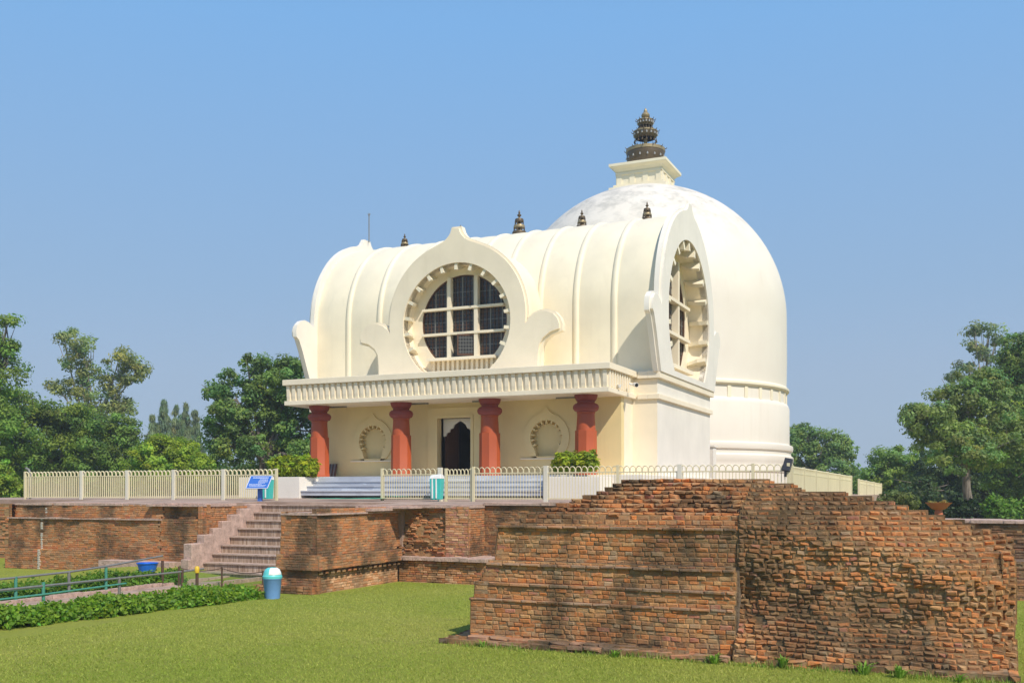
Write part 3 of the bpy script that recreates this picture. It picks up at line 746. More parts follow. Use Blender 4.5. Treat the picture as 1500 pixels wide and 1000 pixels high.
for zt, pr in ((mz(880), .078), (mz(856), .046), (mz(826), .018), (mz(769), -.075)):      # thin projecting ledge courses
    mb = MB(); lay(mb, mpR, lambda z, zt=zt: uL(zt - .02) - .03, lambda z: XM - .05, zt - .062, zt - .01, lambda u, z, pr=pr: pr + .012 * math.sin(u * 3), ch=.05, lm=(.2, .34), prot=.008, jit=.005, wob=.0, pal=[((.30, .23, .165), 2), ((.36, .22, .13), 1), ((.24, .18, .13), 1)], W=np.array([.5, .75, 1.]), bed=None)
    mb.build('ledge_course', M['brick'], ruin)
mb = MB()
zz = LAWN - .05
z_rows = []
def u1core(z):
    for u in np.arange(.55, XM, -.04):
        if topR(u) > z: return float(u)
    return XM
lay(mb, mpR, lambda z: XM - .02, u1core, LAWN - .05, .17, coreN, ch=.063, lm=(.07, .165), jit=.010, prot=.015, depth=.5, gap=.011, wob=.018, rot=.018, miss=.012, chamf=.014, bed=.022)
mb.build('torn_core', M['bricktorn'], ruin)
# left and right ends and the footing courses
mb = MB()
lay(mb, lambda u, n, z: (-n, u, z), lambda z: YR - tier(z), lambda z: YR + 2.6, LAWN - .05, mz(757), lambda u, z: -uL(z), lm=(.16, .26))
mb.build('end_face', M['brick'], ruin); mb = MB()
lay(mb, lambda u, n, z: (n, u, z), lambda z: YR + .55, lambda z: YR + 2.6, LAWN - .05, -.76, lambda u, z: .42 + .12 * (nA(u, z) - .5) - .1 * (z + 1.4), lm=(.12, .26), prot=.03, jit=.01)
mb.build('end_face', M['brick'], ruin)
mb = MB()
for z0, z1, n0, ua, ub in ((LAWN - .06, LAWN + .055, .30, -7.12, -2.85), (LAWN + .05, LAWN + .115, .20, -7.0, -3.4)):
    lay(mb, mpR, lambda z, ua=ua: ua, lambda z, ub=ub: ub, z0, z1, lambda u, z, n0=n0: n0 + .10 * (nA(u * 1.4, z * .2) - .5), lm=(.18, .34), depth=.45, prot=.03, jit=.012, rot=.02, miss=.06, wob=.014, pal=[((.30, .22, .16), 2), ((.36, .20, .12), 1), ((.40, .27, .19), 1)], W=np.array([.5, .75, 1.]), chamf=.016)
lay(mb, lambda u, n, z: (-n, u, z), lambda z: YR - .28, lambda z: YR + 1.6, LAWN - .06, LAWN + .09, lambda u, z: 7.1 + .05 * math.sin(u * 5), lm=(.18, .3), depth=.45, prot=.02)
lay(mb, mpR, lambda z: XM, lambda z: .55, LAWN - .06, LAWN + .06, lambda u, z: .25 + .14 * (nA(u * 1.7, 3) - .5), lm=(.16, .32), depth=.5, prot=.05, jit=.014, rot=.03, miss=.12, wob=.02, chamf=.018)
mb.build('footing', M['brick'], ruin)
mb = MB(); z = LAWN - .1
while z < .10:
    zn = z + .066; um = uL(z + .03)
    if um < XM: mb.box(um + .05, XM, YR - tier(z + .05) + (.055 if z < mz(757) else .20), YR + 2.55, z, zn + .003)
    for i in range(11):
        ua = XM + i * .3; t = min(topR(ua), topR(ua + .3))
        if zn < t - .03 and ua < .3: mb.box(ua, min(ua + .3, .42), YR - min(coreN(ua, z), coreN(ua + .3, z), coreN(ua + .15, z), coreN(ua + .15, z + .06), coreN(ua, z + .06), coreN(ua + .3, z + .06)) + (.30 if z > -1.3 else .12), YR + 2.5, z, zn + .004)
    z = zn
mb.build('rubble_core', M['mortar'], ruin)

# --- terrace retaining walls further back
def farwall(name, label, parts, loc, extra=None):
    t = thing(name, label, 'brick wall', loc)
    return t
tw = thing('retaining_wall', 'long soot-streaked brick retaining wall left of the brick stair', 'brick wall', (-22.3, 21.1, LAWN))
nW = vnoise(8, 1.2)
kw = dict(ch=.056, lm=(.13, .26), jit=.004, prot=.006, depth=.12, gap=.006, pal=PAL2, W=PAL2W, chamf=.007, bed=.007)
def mpL(u, n, z): return (u, 21.0 - n, z)
ftL = interp([(-9, .12), (-1.62, .10), (-1.619, .0), (-.74, .0), (-.739, -.13), (-.2, -.16)])
mb = MB(); lay(mb, mpL, lambda z: -25.75 + .3 * max(0, z + 1) , lambda z: -18.45, LAWN - .2, -.34, lambda u, z: ftL(z) + .035 * (nW(u, z) - .5) + (-.035 if u > -19.95 and z > -1.62 else 0), wob=.006, **kw)
mb.build('brick_face', M['brickfar'], tw)
mb = MB(); lay(mb, lambda u, n, z: (n, u, z), lambda z: 21.0, lambda z: 23.5, LAWN - .2, -.4, lambda u, z: -18.5, **kw)
lay(mb, lambda u, n, z: (-n, u, z), lambda z: 21.0, lambda z: 24.2, LAWN - .2, -.34, lambda u, z: 25.72, **kw); mb.build('return_face', M['brickfar'], tw)
mb = MB(); mb.box(-25.7, -18.5, 20.98, 21.6, LAWN - .3, -1.7); mb.box(-25.65, -18.55, 21.16, 21.7, -1.71, -.75); mb.box(-25.6, -18.58, 21.32, 21.8, -.76, -.33)
mb.build('wall_core', M['mortarfar'], tw)
def copeshape(mb, x0, x1, y0, y1, zt, th, seed):
    f = vnoise(seed, 2.2); n = int((x1 - x0) / .22)
    for i in range(n):
        a = x0 + (x1 - x0) * i / n; b = x0 + (x1 - x0) * (i + 1) / n
        mb.box(a, b + .004, y0 + .10 * (f(a, 1) - .5), y1, zt - th, zt + .05 * (f(a, 5) - .5))
mb = MB(); copeshape(mb, -25.7, -18.5, 21.12, 22.4, -.325, .06, 21); copeshape(mb, -25.72, -19.9, 20.94, 21.3, -.735, .04, 22); copeshape(mb, -20.4, -18.48, 21.0, 22.2, -.345, .05, 25)
mb.build('coping', M['cheek'], tw)
mb = MB()
for i in range(34):
    zz = -.45 - i * .052
    if rb.random() < .8: mb.box(-24.40 + .02 * rb.random(), -24.34 + .03 * rb.random(), (21.14 if zz > -.73 else 20.98 if zz > -1.6 else 20.87) - .006, 21.2, zz - .05, zz - .01)
mb.build('lime_streak', M['stain'], tw)
mb = MB(); mb.box(-21.6, -19.1, 20.45, 20.95, LAWN, -1.86); mb.build('low_footing', M['cheek'], tw)

fw = thing('far_brick_wall', 'rough orange brick wall at the far left edge behind the retaining wall', 'brick wall', (-30, 24.1, LAWN))
mb = MB(); lay(mb, lambda u, n, z: (u, 24.0 - n, z), lambda z: -37., lambda z: -25.6, LAWN - .2, -.42, lambda u, z: .06 * (nW(u, z) - .5), **{**kw, 'prot': .03, 'lm': (.2, .4)}); mb.build('brick_face', M['brickfar'], fw)
MB().box(-37, -25.7, 24.08, 24.3, LAWN - .3, -.43).build('wall_core', M['mortarfar'], fw)

# tongue wall beside the stair, with moulded base
to = thing('brick_pier', 'projecting brick pier with a moulded pale base, right of the brick stair', 'brick pier', (-13.4, 19.8, LAWN))
tu = interp([(-9, .10), (-1.72, .10), (-1.70, .20), (-1.40, .17), (-1.39, .03), (-.98, .02), (-.97, .0), (0, -.03)])
mb = MB()
lay(mb, lambda u, n, z: (-13.0 + n, u, z), lambda z: 18.4 - tu(z), lambda z: 22.2, -1.36, -.40, lambda u, z: tu(z) + .02 * (nW(u, z) - .5), **kw)
lay(mb, lambda u, n, z: (-13.0 + n, u, z), lambda z: 18.4 - tu(z), lambda z: 21.75, -1.70, -1.36, lambda u, z: tu(z) + .02 * (nW(u, z) - .5), **kw)
lay(mb, lambda u, n, z: (u, 18.4 - n, z), lambda z: -13.95, lambda z: -13.0 + tu(z), LAWN - .1, -.47, lambda u, z: tu(z) + .03 * (nW(u, z) - .5), **kw)
lay(mb, lambda u, n, z: (-n, u, z), lambda z: 18.4, lambda z: 23.5, LAWN - .1, -.47, lambda u, z: 13.95, **kw)
mb.build('brick_face', M['brickfar'], to)
mb = MB(); lay(mb, lambda u, n, z: (-13.0 + n, u, z), lambda z: 18.33, lambda z: 21.75, LAWN - .1, -1.73, lambda u, z: .05 + .02 * (nW(u, z) - .5), **{**kw, 'pal': PAL3, 'W': PAL3W})
mb.build('pale_base', M['brickfar'], to)
mb = MB(); lay(mb, lambda u, n, z: (-13.0 + n, u, z), lambda z: 18.3, lambda z: 21.75, -1.80, -1.745, lambda u, z: .10 + .05 * (int(u * 9) % 2), **{**kw, 'lm': (.10, .12), 'miss': .35, 'ch': .05}); mb.build('dentil_course', M['brickfar'], to)
mb = MB(); mb.box(-13.9, -13.06, 18.45, 21.6, LAWN - .2, -.48); mb.box(-13.5, -12.99, 18.42, 21.7, LAWN - .2, -1.44); mb.build('wall_core', M['mortarfar'], to)
mb = MB(); copeshape(mb, -13.98, -12.96, 18.38, 23.0, -.465, .05, 31); copeshape(mb, -13.9, -12.85, 20.4, 23.4, -.41, .05, 32); copeshape(mb, -13.9, -12.4, 21.3, 23.6, -.35, .06, 33); mb.build('coping', M['cheek'], to)
mb = MB(); lay(mb, lambda u, n, z: (u, 18.4 - n, z), lambda z: -14.5, lambda z: -12.95, LAWN - .05, LAWN + .14, lambda u, z: .28, **{**kw, 'depth': .4}); mb.build('footing', M['brickfar'], to)

# back walls right of the tongue
bw = thing('eroded_wall', 'eroded brick wall with a ledge and a pink patched pier, below the gate bin', 'brick wall', (-11.8, 22.2, LAWN))
nE = vnoise(15, 2.6)
mb = MB(); lay(mb, lambda u, n, z: (u, 22.1 - n, z), lambda z: -13.0, lambda z: -11.75, -1.66, -.42, lambda u, z: .26 * (nE(u, z) - .5) + .35 * max(0, -.55 - z) * max(0, (-12.1 - u)), **{**kw, 'prot': .05, 'jit': .012, 'miss': .06, 'lm': (.12, .24), 'chamf': .016, 'depth': .4, 'rot': .02}); mb.build('eroded_face', M['brickfar'], bw)
mb = MB(); lay(mb, lambda u, n, z: (u, 22.1 - n, z), lambda z: -11.76, lambda z: -11.12, -1.66, -.36, lambda u, z: .05 + .05 * (nE(u, z) - .5), **{**kw, 'pal': PAL3 + [((.42, .22, .17), 3)], 'W': np.cumsum([2, 1, 2, 2, 5]) / 12.}); 
lay(mb, lambda u, n, z: (-11.12 + n, u, z), lambda z: 22.05, lambda z: 23.0, -1.66, -.36, lambda u, z: .0, **kw); mb.build('patched_pier', M['brickfar'], bw)
mb = MB(); lay(mb, lambda u, n, z: (u, 21.75 - n, z), lambda z: -12.9, lambda z: -10.55, LAWN - .1, -1.68, lambda u, z: .0, **{**kw, 'pal': PAL3 + PAL2, 'W': np.cumsum([1] * 10) / 10.})
lay(mb, lambda u, n, z: (-10.55 + n, u, z), lambda z: 21.75, lambda z: 22.9, LAWN - .1, -1.68, lambda u, z: .0, **kw); mb.build('ledge_face', M['brickfar'], bw)
mb = MB(); copeshape(mb, -12.95, -10.48, 21.66, 23.0, -1.60, .085, 41); mb.build('ledge_slab', M['cheek'], bw)
mb = MB(); mb.box(-12.95, -10.58, 21.82, 23, LAWN - .2, -1.68); mb.box(-13, -11.2, 22.3, 23, -1.7, -.44); mb.build('wall_core', M['mortarfar'], bw)
mb = MB(); copeshape(mb, -13.2, -11.1, 22.05, 23.2, -.34, .06, 43); mb.build('coping', M['cheek'], bw)
dw = thing('dark_wall', 'dark brown brick wall half hidden behind the near ruin', 'brick wall', (-8, 23, LAWN))
mb = MB(); lay(mb, lambda u, n, z: (u, 22.95 - n, z), lambda z: -11.15, lambda z: -3.5, LAWN - .1, -.34, lambda u, z: .02 * (nW(u, z) - .5), **{**kw, 'pal': [((.22, .14, .085), 2), ((.30, .16, .085), 1), ((.16, .11, .075), 1)], 'W': np.array([.5, .75, 1.])}); mb.build('brick_face', M['brickfar'], dw)  # darker brick palette than the walls beside it
MB().box(-11.1, -3.6, 23.0, 23.3, LAWN - .2, -.36).build('wall_core', M['mortarfar'], dw)
mb = MB(); copeshape(mb, -11.12, -3.5, 22.9, 24.4, -.27, .07, 44); mb.build('coping', M['cheek'], dw)

# low ruin at the far right
rw = thing('low_ruin', 'low dark stepped brick ruin at the right edge beyond the near ruin', 'brick ruin', (5, 25, LAWN))
mb = MB()
for y0, z0, z1 in ((23.2, LAWN - .1, -1.85), (23.6, -1.9, -1.45), (24.6, -1.5, -.66)):
    lay(mb, lambda u, n, z, y0=y0: (u, y0 - n, z), lambda z: -1.5, lambda z: 14., z0, z1, lambda u, z: .08 * (nW(u, z) - .5), **{**kw, 'prot': .02, 'depth': .3, 'lm': (.2, .4), 'pal': [((.24, .15, .09), 2), ((.33, .17, .10), 1), ((.19, .14, .10), 1)], 'W': np.array([.5, .75, 1.])})
mb.build('brick_face', M['brickfar'], rw)
mb = MB(); mb.box(-1.4, 13.9, 23.28, 26, LAWN - .3, -1.86); mb.box(-1.4, 13.9, 23.68, 26, -1.9, -1.46); mb.box(-1.4, 13.9, 24.68, 26, -1.5, -.67); mb.build('wall_core', M['mortarfar'], rw)
mb = MB(); copeshape(mb, -1.5, 14, 24.55, 25.9, -.63, .06, 51); mb.build('coping', M['cheek'], rw)

# brick stair
sr = thing('brick_stair', 'steep brown brick stair with a stepped pink cheek wall leading up to the terrace', 'stairs', (-16.2, 22, LAWN))
ns = 9; zb, zt = LAWN - .05, -.36
for i in range(ns):
    z1 = zb + (zt - zb) * (i + 1) / ns; y0 = 20.55 + i * .345
    mb = MB(); mb.box(-18.35, -13.96, y0 + .03, 23.6, z1 - .26, z1 - .035, 0); mb.box(-18.35, -13.96, y0 - .01, 23.6, z1 - .035, z1, 1)
    mb.build('step', [M['riser'], M['stair']], sr)
mb = MB()
for i in range(8):
    z1 = [-1.75, -1.35, -1.13, -.97, -.79, -.62, -.46, -.34][i]; y0 = 20.35 + [0, .12, .6, .95, 1.3, 1.65, 2.05, 2.5][i]; y1 = 20.35 + [.12, .6, .95, 1.3, 1.65, 2.05, 2.5, 3.2][i]
    mb.box(-18.62 - .02 * (i % 2), -18.36, y0, y1 + .002, LAWN - .1, z1)
mb.build('cheek_wall', M['cheek'], sr, bevel=.02)
mb = MB()
for i, (yy, z1) in enumerate(((20.25, -1.85), (20.6, -1.62))): mb.box(-14.45, -13.95, yy, 21.6, LAWN - .1, z1)
mb.build('broken_cheek', M['cheek'], sr, bevel=.03)

# ------------------------------------------------------------------ fences
def hoop_panel(mb, a, b, h, base, sp=.082, hs=None, r=.0105):
    a, b = Vector(a), Vector(b); L_ = (b - a).length; n = max(2, int(round(L_ / sp))); dr_ = (b - a) / n
    def P_(i, z):
        q = a + dr_ * i; return Vector((q.x, q.y, q.z + z))
    n += n % 2; dr_ = (b - a) / n
    for i in range(n + 1): mb.tube([P_(i, base), P_(i, h - .17)], r, 5, cap=False)
    for z in (base + .03, h - .17):
        d = (b - a); d.z = 0; ang = math.atan2(d.y, d.x); mid = (a + b) / 2
        Mx = Matrix.Translation(Vector((mid.x, mid.y, (a.z + b.z) / 2 + z))) @ Matrix.Rotation(ang, 4, 'Z') @ Matrix.Rotation(-math.atan2(b.z - a.z, d.length), 4, 'Y')
        mb.box(-L_ / 2, L_ / 2, -.012, .012, -.016, .016, M=Mx)
    for i in range(0, n - 1, 2):
        pts = [P_(i + .08, h - .17)]
        for k in range(9):
            g = math.pi * k / 8; pts.append(P_(i + 1 - .92 * math.cos(g), h - .10 + .09 * math.sin(g)) )
        pts.append(P_(i + 1.92, h - .17)); mb.tube(pts, r * 1.2, 5, cap=False)
def fence(name, label, posts, h, thick=.035, base=.02, mp_='fence', sp=.085, wide=(), r=.0115):
    p0 = Vector(posts[0]); t = thing(name, label, 'fence', p0, 0, 'cream hooped iron fences round the terrace')
    for i, p in enumerate(posts):
        w = thick * (1.6 if i in wide else 1)
        mb = MB(); mb.box(p[0] - w, p[0] + w, p[1] - w, p[1] + w, p[2] - .05, p[2] + h + .02)
        mb.build('post', M['fencew' if i in wide else 'fence'], t)
    for a, b in zip(posts[:-1], posts[1:]):
        mb = MB(); hoop_panel(mb, a, b, h, base, sp, r=r); mb.build('picket_panel', M[mp_], t)
    return t
YFN = 25.3
zf = -.235
def fx(px): return at_y(px, 0, YFN).x
lp = [37, 120, 187, 255, 328, 405]
fence('hooped_fence', 'left run of cream hooped iron fence on top of the retaining wall', [(fx(p), YFN, zf) for p in lp], .93, wide=(1, 2, 3, 4), r=.019)
rp = [560, 645]
fence('hooped_fence', 'short cream hooped fence panel just left of the teal bin by the gate', [(fx(p), YFN, zf) for p in rp], .90, wide=(1,))
gate = fence('iron_gate', 'narrow cream hooped gate leaf with close-set bars, right of the teal bin', [(fx(651) + .03, YFN + .05, zf), (fx(690), YFN + .05, zf)], .88, sp=.058); gate['category'] = 'gate'
rp = [692, 800, 905, 996, 1103, 1155]
fence('hooped_fence', 'long right run of cream hooped fence behind the near brick ruin', [(fx(p) + (.04 if p == 692 else 0), YFN, zf + .0) for p in rp], .92, wide=(1, 3))
e = fx(1155)
pr_ = []
for k in range(6):
    p = at_y(1160 + (1247 - 1160) * k / 5., 0, 25.3); Yk = e / math.tan(math.atan((1160 + (1247 - 1160) * k / 5. - 750) / FPX) - TH); pr_.append((e, Yk, zf - .004 * (Yk - 25.3)))
fence('hooped_fence', 'cream hooped fence receding along the right edge of the terrace', pr_, .88, sp=.085)
pr_ = []
for k in range(4):
    q = 1258 + (1291 - 1258) * k / 3.; Yk = e / math.tan(math.atan((q - 750) / FPX) - TH); pr_.append((e, Yk, zf - .008 * (Yk - 25.3)))
fence('hooped_fence', 'farthest cream fence run beyond the gap at the right edge of the terrace', pr_, .88, sp=.085)

# ------------------------------------------------------------------ small things
def cyl_bin(loc):
    t = thing('swing_bin', 'pale blue plastic swing bin with aqua and white lid, on the lawn', 'bin', loc)
    mb = MB(); mb.lathe([(.150, 0), (.155, .02), (.188, .40), (.198, .41), (.198, .44), (.185, .44)], n=28); mb.build('body', M['bluebin'], t, smooth=40, local=True)
    mb = MB(); mb.lathe([(.203, .425), (.205, .47), (.19, .485), (.183, .54), (.15, .61), (.10, .645), (.001, .655)], n=28)
    ld = mb.build('lid', M['aqua'], t, smooth=40, local=True)
    mb = MB()                                            # white flap: patch of the dome facing right
    def fl(a, b):
        g = R(-75 + 95 * a); zz = .505 + .14 * b; rr = float(np.interp(zz, [.485, .54, .61, .645], [.194, .187, .156, .106])); return (rr * math.cos(g), rr * math.sin(g), zz)
    mb.grid(fl, 12, 8); mb.build('flap', M['whitep'], ld, smooth=60, local=True)
    return t
cyl_bin((at_d(399, 0, 21.15).x, at_d(399, 0, 21.15).y, LAWN))
def teal_bin(loc, label):
    t = thing('litter_bin', label, 'bin', loc, R(8), 'teal litter bins on the terrace')
    mb = MB()
    for a, b, mi in ((-.16, .16, 0),): mb.add([(-.14, -.12, .02), (.14, -.12, .02), (.14, .12, .02), (-.14, .12, .02), (-.165, -.15, .60), (.165, -.15, .60), (.165, .15, .60), (-.165, .15, .60)], [(0, 1, 5, 4), (1, 2, 6, 5), (2, 3, 7, 6), (3, 0, 4, 7), (0, 3, 2, 1), (4, 5, 6, 7)])
    for u in (-.085, .03): mb.box(u - .022, u + .022, -.152, -.13, .05, .6, 1)
    mb.build('body', [M['teal'], M['whitep']], t, local=True, bevel=.01)
    mb = MB(); mb.add([(-.175, -.16, .60), (.175, -.16, .60), (.175, .16, .60), (-.175, .16, .60), (-.15, -.10, .70), (.15, -.13, .73), (.15, .12, .72), (-.15, .1, .70)], [(0, 1, 5, 4), (1, 2, 6, 5), (2, 3, 7, 6), (3, 0, 4, 7), (4, 5, 6, 7), (0, 3, 2, 1)]); mb.build('lid', M['whitep'], t, local=True, bevel=.015)
    return t
p = at_y(391, 0, 25.05); teal_bin((p.x, 25.05, -.235), 'teal litter bin with white stripes, behind the blue notice board')
p = at_y(640, 0, 24.95); teal_bin((p.x, 24.95, -.235), 'teal litter bin with a white lid, standing at the gate post')

p = at_y(381, 739, 24.0)
t = thing('notice_board', 'tilted blue notice board with white lettering on a blue post at the stair top', 'sign', (p.x, p.y, p.z))
MB().box(-.055, .055, -.05, .05, 0, .50).build('post', M['blue'], t, local=True)
Mx = Matrix.Translation(Vector((.01, -.05, .66))) @ Matrix.Rotation(R(14), 4, 'Z') @ Matrix.Rotation(R(46), 4, 'X')
mb = MB(); mb.box(-.34, .34, -.26, .26, -.012, .012, M=Mx)
mb.build('panel', M['blue'], t, local=True)
t2 = Mx
mb = MB()
for a, b, c, d in ((-.34, .34, .245, .262), (-.34, .34, -.262, -.245), (-.345, -.325, -.26, .26), (.325, .345, -.26, .26)): mb.box(a, b, c, d, .008, .016, M=t2)
mb.build('frame', M['signw'], t, local=True)
mb = MB(); rl = random.Random(3)
for yy, xa, xb, hh in ((.175, -.24, .24, .035), (.10, .0, .27, .02), (.055, -.02, .27, .02), (.01, -.03, .26, .02), (-.035, -.02, .22, .02), (-.09, -.28, .1, .018), (-.135, -.28, .27, .018), (-.18, -.25, .24, .018)):
    x = xa
    while x < xb - .02:                                  # words as rows of small strokes, too small to read in the photograph
        w = rl.uniform(.018, .05); mb.box(x, min(x + w, xb), yy - hh / 2, yy + hh / 2, .0125, .0145, M=t2); x += w + rl.uniform(.007, .014)
mb.build('lettering', M['signw'], t, local=True)

p = at_y(216, 0, 19.9); pz = gz(p.x, 19.9)
mb = MB(); mb.lathe([(.20, 0), (.255, .20), (.275, .205), (.275, .225), (.24, .22), (.19, .02), (.001, .02)], n=28)
o = mb.build('plastic_tub', M['tub'], smooth=40); o.location = (p.x, 19.9, pz); tag(o, 'bright blue plastic tub standing on the grass by the retaining wall', 'tub')
p = at_y(486, 0, YW - .25)
Mx = Matrix.Translation(Vector((p.x, YW - .28, FL))) @ Matrix.Rotation(R(-16), 4, 'X')
mb = MB()
for i in range(5): mb.box(-.17 + i * .068, -.17 + (i + 1) * .068 - .004, 0, .03 + .008 * (i % 2), 0, .52, i % 2, M=Mx)
tag(mb.build('striped_board', [M['wood'], M['greyp']]), 'small brown striped board leaning on the wall behind the leftmost pillar', 'board')
a, b = at_y(433, 0, 24.6), at_y(538, 0, 24.6)
mb = MB(); mb.grid(lambda u, v: (a.x + (b.x - a.x) * u + .6 * v, 24.9 + 1.0 * v, -.226 + .012 * math.sin(u * 9) * math.sin(v * 5) + .02 + .022 * v), 24, 6); tag(mb.build('door_mat', M['mat_green']), 'long green mat lying on the terrace at the fence opening', 'mat')
a, b = at_y(545, 0, 27.4), at_y(640, 0, 27.4)
mb = MB(); mb.grid(lambda u, v: (a.x + (b.x - a.x) * u, 27.2 + .9 * v, -.14 + .012 * math.sin(u * 9)), 16, 4); tag(mb.build('door_mat', M['mat_green']), 'green mat lying behind the fence at the foot of the marble steps', 'mat')
# security camera on the porch corner
t = thing('security_camera', 'white bullet camera on the right end of the porch cornice', 'camera', (-10.0, 31.85, 3.45))
mb = MB(); mb.tube([(-.15, 0, .1), (.02, -.02, .05), (.1, -.06, .03)], .03, 8); mb.build('bracket', M['whitep'], t, local=True)
mb = MB(); mb.tube([(.02, -.02, .06), (.17, -.23, .02)], [.07, .075], 12); mb.tube([(.17, -.23, .02), (.175, -.237, .018)], [.06, .06], 12, 1); mb.build('housing', [M['whitep'], M['black']], t, local=True)
t = thing('security_camera', 'small dome camera below the right end of the porch cornice', 'camera', (-10.20, 30.95, 3.40))
mb = MB(); mb.lathe([(.001, -.08), (.05, -.06), (.07, 0), (.075, .03), (.001, .03)], n=14); mb.build('housing', M['whitep'], t, smooth=40, local=True)
# floodlight on the fence corner
p = at_y(1150, 0, 25.2)
t = thing('floodlight', 'black floodlight on the corner post of the right fence', 'floodlight', (p.x, 25.25, zf + .72))
Mx = Matrix.Rotation(R(12), 4, 'Y') @ Matrix.Rotation(R(-25), 4, 'X')
mb = MB(); mb.box(-.10, .10, -.05, .03, .02, .36, M=Mx)
for i in range(5): mb.box(-.10, .10, .03, .07, .05 + i * .06, .07 + i * .06, M=Mx)
mb.build('housing', M['black'], t, local=True, bevel=.008)
MB().box(-.03, .03, -.02, .02, -.12, .06).build('bracket', M['black'], t, local=True)
# bent pipe at the left end of the fence
p = at_y(44, 0, 25.6); mb = MB(); mb.tube([(p.x, 25.6, -.3), (p.x, 25.6, .66), (p.x - .06, 25.6, .78), (p.x - .2, 25.6, .84)], .045, 8)
tag(mb.build('vent_pipe', M['greyp'], smooth=50), 'grey bent pipe rising behind the left end of the fence', 'pipe')
p = at_d(1375, 748, 44)
t = thing('flower_pot', 'wide terracotta pot with pale flowers under the trees at right', 'flower pot', p)
mb = MB(); mb.lathe([(.18, -.9), (.2, -.35), (.16, -.02), (.14, .04), (.30, .10), (.50, .32), (.56, .36), (.5, .36), (.1, .25)], n=24); mb.build('pot', M['pot'], t, smooth=40, local=True)

# path, kerbs, pipe rails
mb = MB(); mb.grid(lambda u, v: (-17.12 + .9 * u, 8 + 12.5 * v, LAWN + .03), 2, 12); tag(mb.build('path', M['terrace']), kind='structure')
mb = MB()
for x in (-16.22, -17.25):
    for i in range(16): y = 8 + i * .78; mb.box(x + .01 * math.sin(i * 3), x + .12 + .01 * math.sin(i * 3), y, y + .77, LAWN - .1, LAWN + .10 + .01 * math.sin(i * 2.3))
tag(mb.build('kerb', M['cheek']), kind='structure')
def rail(label, x, ys_, zs_, tops, lower, mats):
    t = thing('pipe_rail', label, 'railing', (x, ys_[0], LAWN))
    for y, z, m_ in zip(ys_, zs_, mats): mb = MB(); mb.tube([(x, y, LAWN - .05), (x, y, LAWN + z)], .032, 8); mb.build('post', M[m_], t, smooth=50)
    mb = MB(); mb.tube([(x, y, z) for y, z in tops], .023, 7); mb.build('top_rail', M['greyp'], t, smooth=50)
    mb = MB(); mb.tube([(x + .03, y, z) for y, z in lower], .02, 7); mb.build('lower_rail', M['green'], t, smooth=50)
rail('near green and grey pipe railing along the path, between the two leafy hedges', -16.15, [11.6, 13.95, 15.85, 17.7], [.48, .50, .46, .48], [(9, -1.80), (13.95, -1.80), (17.7, -1.80), (18.4, -1.78)], [(9, -1.98), (13.95, -1.96), (16, -1.92)], ['green', 'green', 'greyp', 'rust'])
rail('far pale green pipe railing along the path, nearer the retaining wall', -17.2, [12, 14.2, 15.5, 16.5, 18.2], [.55, .55, .55, .58, .62], [(9, -1.72), (14.2, -1.70), (15.5, -1.68), (16.5, -1.63), (18.2, -1.5)], [(9, -1.96), (16.5, -1.92)], ['green', 'green', 'greyp', 'green', 'rust'])
t = thing('bollard', 'thin dark post with a yellow top at the end of the path railing', 'post', (-15.9, 17.9, LAWN))
mb = MB(); mb.tube([(0, 0, -.05), (0, 0, .42)], .035, 10); mb.build('shaft', M['rust'], t, local=True); mb = MB(); mb.lathe([(.05, .40), (.055, .44), (.055, .52), (.03, .55), (.001, .555)], n=14); mb.build('cap', M['yellow'], t, smooth=40, local=True)
t = thing('rope_barrier', 'thin rusty posts with a sagging wire and green net at the stair foot', 'barrier', (-15, 18.6, LAWN))
pp = [at_y(q, 0, y_) for q, y_ in ((262, 18.4), (325, 18.7), (385, 18.2))]
for q in pp: mb = MB(); mb.tube([(q.x, q.y, LAWN - .05), (q.x, q.y, LAWN + .48)], .022, 7); mb.build('post', M['rust'], t)
mb = MB()
for a, b in zip(pp[:-1], pp[1:]):
    mb.tube([(a.x + (b.x - a.x) * k / 8, a.y + (b.y - a.y) * k / 8, LAWN + .45 - .07 * math.sin(math.pi * k / 8)) for k in range(9)], .010, 5)
mb.build('wire', M['rust'], t)
mb = MB()
for a, b in zip(pp[:-1], pp[1:]): mb.grid(lambda u, v, a=a, b=b: (a.x + (b.x - a.x) * u, a.y + (b.y - a.y) * u + .01, LAWN + .02 + .38 * v), 4, 3)
mb.build('net', M['net'], t)

# ------------------------------------------------------------------ vegetation
def leaf_mesh(name, pts, nrm, size, col, parent=None, elong=1.8, matk='leaf', local=False, droop=None):
    """many small leaf faces as one mesh (numpy)"""
    n = len(pts)
    t = rng.normal(size=(n, 3))
    if droop is not None: t = t * .35 + droop
    t -= nrm * (t * nrm).sum(1)[:, None]; t /= np.linalg.norm(t, axis=1)[:, None] + 1e-9
    b = np.cross(nrm, t); s = size[:, None]
    V = np.stack([pts - t * s * elong * .5, pts + b * s * .5 - t * s * .05, pts + t * s * elong * .5, pts - b * s * .5 - t * s * .05], 1).reshape(-1, 3)
    me = bpy.data.meshes.new(name); me.vertices.add(4 * n); me.vertices.foreach_set('co', V.astype(np.float32).ravel())
    me.loops.add(4 * n); me.loops.foreach_set('vertex_index', np.arange(4 * n, dtype=np.int32)); me.polygons.add(n)
    me.polygons.foreach_set('loop_start', np.arange(0, 4 * n, 4, dtype=np.int32)); me.polygons.foreach_set('loop_total', np.full(n, 4, dtype=np.int32))
    me.update(calc_edges=True); me.materials.append(M[matk])
    ca = me.color_attributes.new('Col', 'FLOAT_COLOR', 'POINT')
    C4 = np.concatenate([np.clip(col, 0.002, 1), np.ones((n, 1))], 1); ca.data.foreach_set('color', np.repeat(C4, 4, 0).astype(np.float32).ravel())
    return link(name, me, parent, local)
